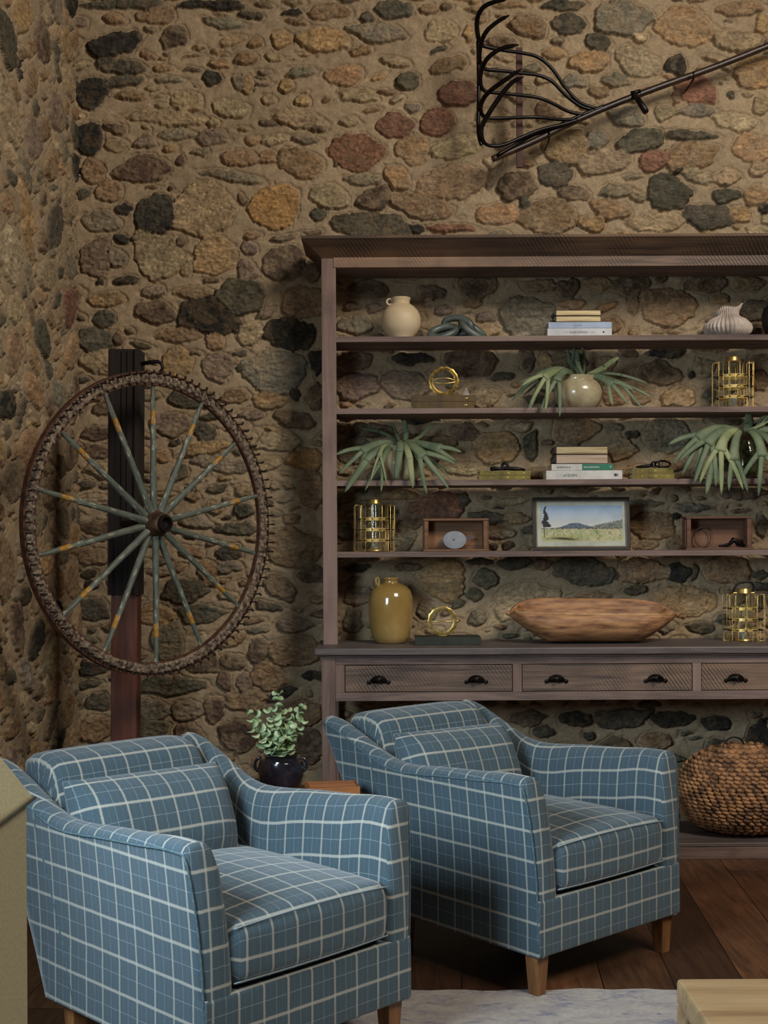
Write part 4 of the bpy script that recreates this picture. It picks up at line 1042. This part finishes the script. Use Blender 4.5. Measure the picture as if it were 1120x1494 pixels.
# third shelf, right: a big one in a glass jar
o4 = Vector((at(1088), 5.585, z3s)); t = thing('staghorn_fern', 'large staghorn fern in a clear glass vase, right end of the third shelf', 'plant', o4)
g = MB(); prof = [(.045,.001),(.056,.006),(.064,.05),(.064,.11),(.054,.15),(.044,.166),(.047,.186),(.044,.186),(.041,.166),(.051,.148),(.061,.11),(.061,.05),(.053,.010),(.0,.008)]
MB().lathe([(0,.001)]+prof, 40).build('glass_vase', glass_m, t, smooth=True)
MB().lathe([(0,.012),(.045,.012),(.055,.05),(.055,.09),(.046,.135),(.036,.155),(0,.165)], 24, fn=lambda p, a: p*(1+.06*math.sin(5*a+p.z*90))).build('moss', mk('green_moss', (110,106,60), (46,50,30), 50, rough=.95, bmp=.8), t, smooth='all')
fern_at(o4, [((1074,628),(1020,610),(984,690),(5.54,5.47,5.44),22,4,0),((1074,630),(1030,615),(1012,706),(5.52,5.43,5.41),22,3,0),((1072,632),(1035,640),(1030,722),(5.52,5.42,5.40),17,1,0),((1078,628),(1040,625),(1052,722),(5.50,5.40,5.40),21,3,1),
 ((1080,628),(1062,650),(1078,726),(5.49,5.39,5.40),20,2,0),((1072,630),(1046,640),(1034,706),(5.56,5.50,5.46),12,2,0),((1092,628),(1122,640),(1106,724),(5.50,5.40,5.40),21,3,0),((1096,628),(1140,640),(1150,700),(5.52,5.44,5.42),20,3,0),((1100,628),(1140,620),(1178,664),(5.56,5.52,5.50),20,3,0),
 ((1086,630),(1096,615),(1091,602),(5.58,5.58,5.56),22,1,0),((1090,630),(1108,616),(1124,612),(5.6,5.6,5.58),13,3,0),((1090,628),(1112,622),(1128,606),(5.56,5.54,5.52),8,2,1)], t, 80)

# -- the big woven basket on the bottom shelf
bx = P(1083, 1150, 5.5).x; t = thing('woven_basket', 'large round basket of thick brown woven fibre on the hutch bottom shelf', 'basket', (bx, 5.50, .067))
HB = .385; RXB, RYB = .282, .205
def bs(a, v):
    z = v*HB; k = v*2-1; k = (1-abs(k)**2.5)**(.42) if abs(k) < 1 else 0
    k *= (1.0 if v < .45 else 1-.20*((v-.45)/.55)**2); k = max(k, .0)
    return Vector((RXB*k*math.cos(a), RYB*k*math.sin(a), z))
g = MB(); nA = 48; nV = 20; prof = []
vs = []; fs = []
for j in range(nV+1):
    for i in range(nA): p = bs(2*PI*i/nA, .004+.992*j/nV); vs.append((p.x*.95, p.y*.95, p.z))
for j in range(nV):
    for i in range(nA): k = (i+1) % nA; fs.append((j*nA+i, j*nA+k, (j+1)*nA+k, (j+1)*nA+i))
fs.append(tuple(range(nA))); fs.append(tuple(nV*nA+i for i in range(nA)))
g.add(vs, fs)
rr_ = random.Random(3); NR = 24
for j in range(NR):
    v = .03+.95*j/(NR-1); rad = bs(0, v).x; m_ = max(8, int(2*PI*rad*.86/.030))
    for i in range(m_):
        a = 2*PI*(i+.5*(j % 2)+rr_.uniform(-.1,.1))/m_+j*.03; p = bs(a, v)
        q = bs(a+.02, v)-bs(a-.02, v); q = q.normalized() if q.length > 1e-6 else Vector((1,0,0)); up = bs(a, min(.985, v+.03))-bs(a, max(.015, v-.03)); up = up.normalized()
        nn = q.cross(up).normalized(); M = Matrix((q, nn, up)).transposed() @ Matrix.Rotation(.32+rr_.uniform(-.1,.1), 3, 'Y')
        if p.z < .012: p.z = .012
        g.ball(p, (.0185, .0105, .0085), 8, 5, M)
wick = mk('woven_hyacinth', (178,128,84), (90,62,42), 20, (1,1,1), rough=.75, bmp=.5, lo=.38, hi=.6)
g.build('basket_body', wick, t, smooth='all')
MB().tube([Vector((.040*math.cos(a)-.035, 0, HB-.006+.034*math.sin(a))) for a in np.linspace(0, PI, 12)], .0035, 6).build('handle', blk, t, smooth='all')
# ------------------------------------------------------------------ wagon wheel on its post
WC = P(224, 764, 4.75); th = math.radians(48); R = .546
post = thing('wheel_post', 'tall reddish beam with a dark upper sleeve standing behind the spoked wheel', 'post', (P(187, 1290, 4.97).x-.018, 4.985, 0), rot=(0, math.radians(.55), 0))
redw = wood('red_brown_beam', (104,56,40), (58,30,22), 'z', (122,70,50), rough=.6); darkw = wood('dark_sleeve', (38,26,18), (18,12,9), 'z', (52,36,26), rough=.85)
MB().bb(-.051,.051,-.03,.06,0,1.18).build('beam', redw, post, bevel=.003)
m = MB().bb(-.058,.058,-.035,.075,1.135,2.10); m.bb(-.058,-.040,-.047,-.033,1.135,2.10).bb(.040,.058,-.047,-.033,1.135,2.10).bb(-.012,-.006,-.041,-.034,1.15,2.09).bb(.010,.016,-.041,-.034,1.15,2.09)
m.build('sleeve', darkw, post, bevel=.002)
MB().bb(-.066,-.058,-.03,.07,1.135,2.10).build('side_strip', redw, post, bevel=.001)
MB().tube([(.055,0,2.045),(.09,-.01,2.052),(.125,-.012,2.054),(.142,-.012,2.045),(.143,-.012,2.025),(.128,-.012,2.008),(.110,-.012,2.000)], [.008,.008,.0075,.007,.006,.005,.004], 8).build('hook', iron, post, smooth='all')
wheel = thing('wagon_wheel', 'large spoked wheel with yellow-banded spokes and a toothed rim, mounted in the corner', 'wheel', WC, rot=(0,0,th))
# local -Y points out of the wheel face
rim_m = mk('corroded_rim', (150,130,108), (62,46,36), 60, rough=.75, metal=.2, bmp=.7, lo=.38, hi=.62)
tyre_m = mk('rusty_tyre', (104,66,46), (60,38,28), 30, rough=.7, metal=.3, bmp=.3)
g = MB(); n = 180; vs = []; fs = []
prof = [(-.022,-.018),(-.014,-.027),(.006,-.027),(.015,-.020),(.016,-.002),(-.020,-.002)]
for i in range(n):
    a = 2*PI*i/n; k = .0025*math.cos(a*60)
    for (q, h) in prof: vs.append(((R+q)*math.cos(a), h-(k if h < 0 else 0), (R+q)*math.sin(a)))
for i in range(n):
    j = (i+1) % n
    for k in range(6): l = (k+1) % 6; fs.append((i*6+k, i*6+l, j*6+l, j*6+k))
g.add(vs, fs)
rr_ = random.Random(5); NT = 96
for i in range(NT):                                   # knuckles on the face
    a = 2*PI*(i+.5)/NT
    for q in (-.014, .006): g.ball(((R+q)*math.cos(a), -.028, (R+q)*math.sin(a)), (.0085,.0055,.0085), 6, 5)
g.build('rim', rim_m, wheel, smooth=True)
MB().torus(R+.0200, 0, n=180, rect=(.003,.014), c=(0,-.008,0)).torus(R-.024, 0, n=180, rect=(.003,.009), c=(0,-.010,0)).build('tyre', tyre_m, wheel, smooth=True)
tm_ = mk('dark_rusty_iron', (66,48,38), (34,25,21), 40, rough=.7, metal=.4)
t0 = MB().tube([(R+.012, -.015, 0), (R+.014, -.052, 0)], [.0036,.0030], 5).box((R+.017, -.054, 0), (.014,.005,.0075)).build('tooth', tm_, wheel)
for i in range(NT):
    o = t0 if i == 0 else t0.copy()
    if i: C.objects.link(o); o.parent = wheel
    o.rotation_euler = (0, -2*PI*i/NT, 0); o.location = (0, rr_.uniform(-.004,.003), 0)
def spoke_mat():
    m, t, b = nt('painted_spoke'); b.inputs['Roughness'].default_value = .6
    tc = t.nodes.new('ShaderNodeTexCoord'); sp = t.nodes.new('ShaderNodeSeparateXYZ'); t.links.new(tc.outputs['Object'], sp.inputs[0]); z = sp.outputs[2]
    n1 = noise(t, mapped(t, (40,40,9)), 1.5, 5, .7); n2 = noise(t, mapped(t, (60,60,14)), 1.2, 5, .7)
    base = mixc(t, ramp(t, n1, .35, .65), lin((70,76,66)), lin((108,112,98)))
    band = math_(t, 'MULTIPLY', math_(t, 'GREATER_THAN', z, .375), math_(t, 'LESS_THAN', z, .425))
    col = mixc(t, band, base, mixc(t, ramp(t, n1, .4, .6), lin((190,142,44)), lin((142,96,34))))
    col = mixc(t, math_(t, 'MULTIPLY', ramp(t, n2, .56, .64), .85), col, lin((186,180,160)))
    col = mixc(t, ramp(t, math_(t, 'SUBTRACT', 1.0, n2), .60, .68), col, lin((62,48,36)))
    t.links.new(col, b.inputs['Base Color']); bump(t, b, n2, .4, .002); return m
SM = spoke_mat()
MBs = MB().tube([(0,0,.03),(0,0,.10),(0,0,.25),(0,0,.40),(0,0,.50),(0,0,.54)], [.015,.0135,.0115,.0105,.0085,.008], 10)
sp0 = MBs.build('spoke', SM, wheel, smooth=True)
for i in range(14):
    o = sp0 if i == 0 else sp0.copy()
    if i: C.objects.link(o); o.parent = wheel
    o.rotation_euler = (0, 2*PI*i/14, 0); o.location = (0, -.012 if i % 2 else .0, 0)
hub_m = mk('rusted_hub', (110,78,54), (56,38,28), 22, rough=.6, metal=.4, bmp=.4)
MB().lathe([(0,-.05),(.034,-.05),(.038,-.04),(.050,-.025),(.050,.020),(.044,.032),(.040,.050),(.036,.062),(.028,.066),(.026,.055),(.0,.05)], 36).build('hub', hub_m, wheel, smooth=True, rot=(PI/2,0,0))
MB().lathe([(.020,.050),(.030,.052),(.033,.070),(.030,.078),(.022,.078),(.020,.060),(0,.058)], 28).build('hub_nut', mk('blackened_nut', (48,38,32), (26,20,18), 20, rough=.5, metal=.6), wheel, smooth=True, rot=(PI/2,0,0))
MB().tube([(0,.04,0),(0,.19,0)], .014, 10).build('axle', iron, wheel, smooth=True)

# ------------------------------------------------------------------ old hay cradle on the wall
TY = 5.60
t = thing('iron_hay_cradle', 'black iron multi-tined hay cradle with a long wooden handle hung high on the wall', 'tool', P(740, 220, TY))
O = Vector(t.location)
def pp(pts, d): return [P(x, y, (d[i] if isinstance(d, (list, tuple)) else d))-O for i, (x, y) in enumerate(pts)]
def smooth_path(pts, it=2):
    for _ in range(it):
        q = [pts[0]]
        for a, b_ in zip(pts, pts[1:]): q += [a.lerp(b_, .25), a.lerp(b_, .75)]
        q.append(pts[-1]); pts = q
    return pts
tine_m = mk('forged_black_iron', (34,28,26), (16,13,12), 30, rough=.38, metal=.6, bmp=.3)
hd = wood('dark_handle', (52,36,28), (24,17,14), 'x', (96,70,46), rough=.4)
MB().tube(smooth_path(pp([(718,232),(780,206),(840,175),(900,150),(960,127),(1040,99),(1120,67),(1190,38)], [5.60,5.62,5.63,5.64,5.65,5.65,5.65,5.65])), .0150, 10).build('handle', hd, t, smooth='all')
MB().tube(smooth_path(pp([(726,226),(775,197),(800,190),(842,170),(880,155)], [5.58,5.60,5.61,5.62,5.63])), .0085, 8).build('brace', tine_m, t, smooth='all')
MB().tube(pp([(925,138),(931,146),(942,163)], [5.63,5.60,5.56]), [.014,.013,.014], 10).tube(pp([(920,136),(934,133)], 5.63), .009, 8).build('peg', tine_m, t, smooth='all')
vb = P(757, 70, 5.62)-O; vt = P(757, 245, 5.62)-O
MB().bb(vb.x-.014, vb.x+.014, vb.y-.008, vb.y+.008, vt.z, vb.z).build('batten', wood('red_batten', (92,48,36), (50,28,22), 'z'), t, bevel=.002)
T_ = [
 ([(868,158),(843,150),(822,125),(806,100),(785,82),(760,77),(730,73),(702,67),(698,60),(694,30),(703,10),(722,2),(742,-2)], [5.62,5.61,5.59,5.57,5.56,5.555,5.55,5.54,5.52,5.48,5.43,5.40,5.37]),
 ([(862,160),(845,155),(822,137),(806,118),(785,109),(760,107),(730,103),(706,102),(699,92),(699,72),(706,48),(724,32),(743,22)], [5.62,5.61,5.59,5.57,5.56,5.555,5.55,5.54,5.52,5.49,5.44,5.41,5.38]),
 ([(850,167),(830,164),(805,150),(785,142),(760,139),(730,136),(706,134),(700,124),(700,108),(708,86),(730,70),(757,65)], [5.62,5.61,5.58,5.56,5.555,5.55,5.54,5.52,5.50,5.45,5.41,5.38]),
 ([(838,174),(815,175),(790,171),(760,171),(730,173),(706,172),(700,162),(702,148),(712,134),(736,117),(761,100)], [5.62,5.60,5.57,5.555,5.55,5.54,5.52,5.50,5.46,5.41,5.38]),
 ([(842,175),(820,182),(790,188),(757,202),(735,212),(716,214),(704,208),(701,190),(705,178),(724,148),(745,120),(764,112)], [5.61,5.60,5.58,5.56,5.55,5.54,5.52,5.50,5.49,5.44,5.40,5.38])]
for pts, ds in T_:
    n = len(pts); sp_ = smooth_path(pp(pts, ds)); m_ = len(sp_)
    MB().tube(sp_, [.0082 if i < m_*.5 else .0082+.0026*math.sin(PI*min(1,(i/m_-.5)*2.2)) if i < m_*.93 else .005*(1-(i/m_-.93)/.09) for i in range(m_)], 8).build('tine', tine_m, t, smooth='all')
MB().tube(smooth_path(pp([(697,60),(698,100),(698,150),(697,195),(702,212)], 5.525)), .0085, 8).build('cross_bar', tine_m, t, smooth='all')

for (hx_, hy_) in ((800,200),(1010,112)):
    p0 = P(hx_, hy_, 5.625)-O; MB().tube([p0+Vector((0,-.02,.016)), p0+Vector((0,-.018,-.014)), p0+Vector((0,.02,-.018)), p0+Vector((0,.125,-.018))], .0045, 6).build('wall_hook', iron, t, smooth='all')
# ------------------------------------------------------------------ side table, pot, box
tr_ = math.radians(43); tx, ty = -.305, 4.16
t = thing('side_table', 'small wooden side table between the two armchairs, under the eucalyptus pot', 'table', (tx, ty, 0), tr_)
dkw = wood('dark_table_wood', (92,62,42), (48,32,22), 'x', rough=.45)
TH_ = .50
MB().bb(-.16,.16,-.29,.29,TH_-.022,TH_).build('table_top', dkw, t, bevel=.003)
for sx_ in (-1,1):
    for sy_ in (-1,1): MB().bb(sx_*.135-.014,sx_*.135+.014,sy_*.26-.014,sy_*.26+.014,0,TH_-.022).build('leg', dkw, t, bevel=.002)
pc = P(410, 1120, 4.28); t = thing('eucalyptus_pot', 'round black glazed pot with eucalyptus sprigs on the side table', 'plant', (pc.x, 4.28, TH_))
bg_ = mk('black_pot_glaze', (40,36,44), (22,19,22), 9, rough=.16, coat=.6)
Hp = P(410, 1100, 4.28).z-TH_
MB().lathe([(0,.0005),(.045,.0005),(.060,.012),(.076,.045),(.080,.075),(.074,.10*1),(.060,Hp-.028),(.055,Hp-.020),(.056,Hp-.006),(.060,Hp),(.054,Hp),(.048,Hp-.02),(0,Hp-.03)], 44).build('pot', bg_, t, smooth=True)
for s in (-1,1): MB().tube([Vector((s*(.066+.022*math.sin(a)), -.012, Hp-.034+.024*math.cos(a))) for a in np.linspace(0, PI, 9)], .0055, 8).build('pot_ear', bg_, t, smooth='all')
leaf_m = mk('eucalyptus_leaf', (184,200,156), (116,144,96), 30, rough=.55, bmp=.1); stem_m = matte('eucalyptus_stem', (96,104,70))
rr_ = random.Random(11); s43 = 4.28/F
for (tx_, tz_, ty_) in ((-48,-66,-.02),(-36,-40,-.05),(-4,-86,.0),(-12,-64,-.04),(4,-60,.03),(36,-74,.0),(30,-50,-.03),(14,-42,-.05),(-22,-30,-.05),(-20,-58,.04),(0,-30,-.06),(20,-25,.04)):
    a = Vector((rr_.uniform(-.02,.02), rr_.uniform(-.02,.02), Hp-.03)); c_ = Vector((tx_*s43, ty_, Hp+(-tz_)*s43-.0)); mid = a.lerp(c_, .5)+Vector((-.01*np.sign(tx_), 0, .025))
    pts = [a*(1-q)**2+mid*2*q*(1-q)+c_*q*q for q in np.linspace(0,1,10)]
    st = MB().tube(pts, .0016, 5).build('sprig', stem_m, t, smooth='all')
    g = MB(); ln = (c_-a).length; nl = max(3, int(ln/.028))
    for i in range(nl):
        f = .30+.70*i/(nl-1); p = pts[min(9, int(f*9))]; tn = (pts[min(9,int(f*9)+1)]-pts[max(0,int(f*9)-1)]).normalized(); az = rr_.uniform(0, 6.3)
        for s in (0, PI):
            side = Matrix.Rotation(az+s, 3, tn) @ tn.orthogonal().normalized(); rad = .0200*(1-.35*f)*rr_.uniform(.9,1.25)
            nrm = (tn*.8+side*-.4+Vector((0,-.35,.1))).normalized(); cdir = (side+tn*.5).normalized(); sd = nrm.cross(cdir).normalized()
            vs = [p+cdir*.002]; 
            for k in range(9):
                an = PI*2*k/9; r_ = rad
                vs.append(p+cdir*(.002+rad-rad*math.cos(an))+sd*rad*.92*math.sin(an)+nrm*.004*math.cos(2*an))
            vs.append(p+cdir*(.002+rad)-nrm*.002)
            g.add(vs, [(10, 1+k, 1+(k+1) % 9) for k in range(9)])
    g.build('leaves', leaf_m, st, smooth='all', solid=.0008)
bc = P(486, 1138, 4.10)
t = thing('wicker_tray', 'small orange-brown wooden slatted tray on the side table by the black pot', 'tray', (bc.x-.005, 4.12, TH_+.0005), math.radians(8))
om = wood('orange_cane', (156,96,50), (92,52,26), 'x', (172,112,62), rough=.5); zt_ = P(486,1146,4.1).z-TH_
for y in (-.055,.055): MB().bb(-.085,.085,y-.005,y+.005,.0,zt_).build('tray_side', om, t, bevel=.0015)
for x in (-.08,.08): MB().bb(x-.005,x+.005,-.05,.05,.0,zt_).build('tray_side', om, t, bevel=.0015)
MB().bb(-.08,.08,-.05,.05,0,.005).build('tray_bottom', om, t)
g = MB()
for i in range(6): g.bb(-.082,.082,-.047+i*.0188-.005,-.047+i*.0188+.005,zt_-.006,zt_)
g.build('slats', om, t, bevel=.001)

# ------------------------------------------------------------------ rug, low table, khaki sofa
rm, rt, rb = nt('faded_rug'); rb.inputs['Roughness'].default_value = 1; rb.inputs['Specular IOR Level'].default_value = .1
v = mapped(rt, (1,1,1)); n1 = noise(rt, mapped(rt, (7,16,1)), 1.3, 6, .68, .6); n2 = noise(rt, v, 60, 5, .75); n3 = noise(rt, mapped(rt, (5,11,1), loc=(3,1,0)), 1.6, 6, .7, 1.0)
c_ = mixc(rt, ramp(rt, n1, .42, .6), lin((160,152,144)), lin((136,130,132)))
c_ = mixc(rt, math_(rt, 'MULTIPLY', ramp(rt, n3, .56, .62), .7), c_, lin((92,94,118)))
c_ = mixc(rt, math_(rt, 'MULTIPLY', ramp(rt, n2, .35, .7), .35), c_, lin((196,190,182)))
rt.links.new(c_, rb.inputs['Base Color']); bump(rt, rb, n2, .8, .003)
n = 60; poly = []
yb = P(740, 1448, 3.75); yb = 1.34*F/(1448-790)
edge = [( -.56+i*(2.96)/n, yb+.006*math.sin(i*1.7)+.004*math.sin(i*.6)) for i in range(n+1)]
o = MB().prism([(-.56,1.2)]+edge+[(2.4,1.2)], .0005, .006, 'z').build('area_rug', rm)
tag(o, 'faded grey and lavender patterned rug lying on the dark floorboards', 'rug')
pale = wood('pale_oak_table', (170,142,104), (120,92,62), 'x', (188,162,122), rough=.5)
cy = 2.66; cx = P(986, 1427, cy).x; ct = P(986, 1427, cy).z
t = thing('coffee_table', 'low pale wood parsons coffee table in the lower right corner', 'table', (cx, cy, 0))
MB().bb(0, 1.0, -.65, 0, ct-.055, ct).build('table_top', pale, t, bevel=.008)
for x in (0,.93):
    for y in (-.65,-.07): MB().bb(x, x+.07, y, y+.07, .0095, ct-.0555).build('leg', pale, t, bevel=.006)
kh = mk('khaki_linen', (168,160,128), (150,142,112), 160, rough=.9, bmp=.25, bd=.001)
khp = mk('khaki_seam', (104,98,74), rough=.9)
dk = 2.15; t = thing('khaki_sofa', 'khaki linen sofa end cropped by the left edge of the picture', 'sofa', (P(50,1163,dk).x, dk, 0))
X1, Y1, Z1 = P(50,1163,dk); Z1 = P(50,1163,dk).z; xr = P(43,1163,dk).x
q = P(-2,1192,2.02); 
# body with a sloping, peaked top
Zn = P(0,1190,2.02).z; 
prof = [(-.62,.05),(0-.012,.05),(-.012,Z1-.015),(0,Z1),(-.10,Z1+.125),(-.24,Z1+.150),(-.62,Z1+.150)]
m = MB(); m.prism(prof, -.85, 0, 'y'); m.build('sofa_back', kh, t, bevel=.006, seg=3)
MB().tube([(.001,-.85,Z1-.001),(.001,0,Z1-.001)], .003, 6).build('piping', khp, t, smooth='all')
MB().bb(-.58,-.05,-.80,-.05,0,.05).build('foot', dkw, t)
# ------------------------------------------------------------------ light and camera
w = bpy.data.worlds.new('w'); bpy.context.scene.world = w; w.use_nodes = True
bg = w.node_tree.nodes['Background']; bg.inputs[0].default_value = (.80,.86,1.0,1); bg.inputs[1].default_value = .016
def area(name, loc, at, sx, sy, power, col):
    l = bpy.data.lights.new(name, 'AREA'); l.shape = 'RECTANGLE'; l.size = sx; l.size_y = sy; l.energy = power; l.color = col
    o = bpy.data.objects.new(name, l); C.objects.link(o); o.location = loc
    o.rotation_euler = (Vector(at)-Vector(loc)).to_track_quat('-Z', 'Y').to_euler(); return o
area('window_light_left', (-1.55, 1.75, 1.8), (-.1, 3.5, .5), 1.1, 1.0, 38, (.72,.88,1.0)).data.spread = math.radians(105)
area('window_light_right', (2.9, 1.0, 4.8), (.2, 5.7, 1.9), 1.7, 1.7, 205, (1.0,.91,.80))
cam = bpy.data.cameras.new('camera'); co = bpy.data.objects.new('camera', cam); C.objects.link(co)
cam.sensor_fit = 'HORIZONTAL'; cam.sensor_width = 36; cam.lens = 36*F/1120; cam.shift_y = 43/1120
co.location = (0, 0, EYE)
co.rotation_euler = (Matrix.Rotation(PI/2, 3, 'X') @ Matrix.Rotation(-TH, 3, 'Z')).to_euler()
cam.clip_start = .05
sc = bpy.context.scene; sc.camera = co
sc.view_settings.view_transform = 'Standard'; sc.view_settings.look = 'None'; sc.view_settings.gamma = 1; sc.view_settings.use_curve_mapping = False
sc.view_settings.exposure = 0.08
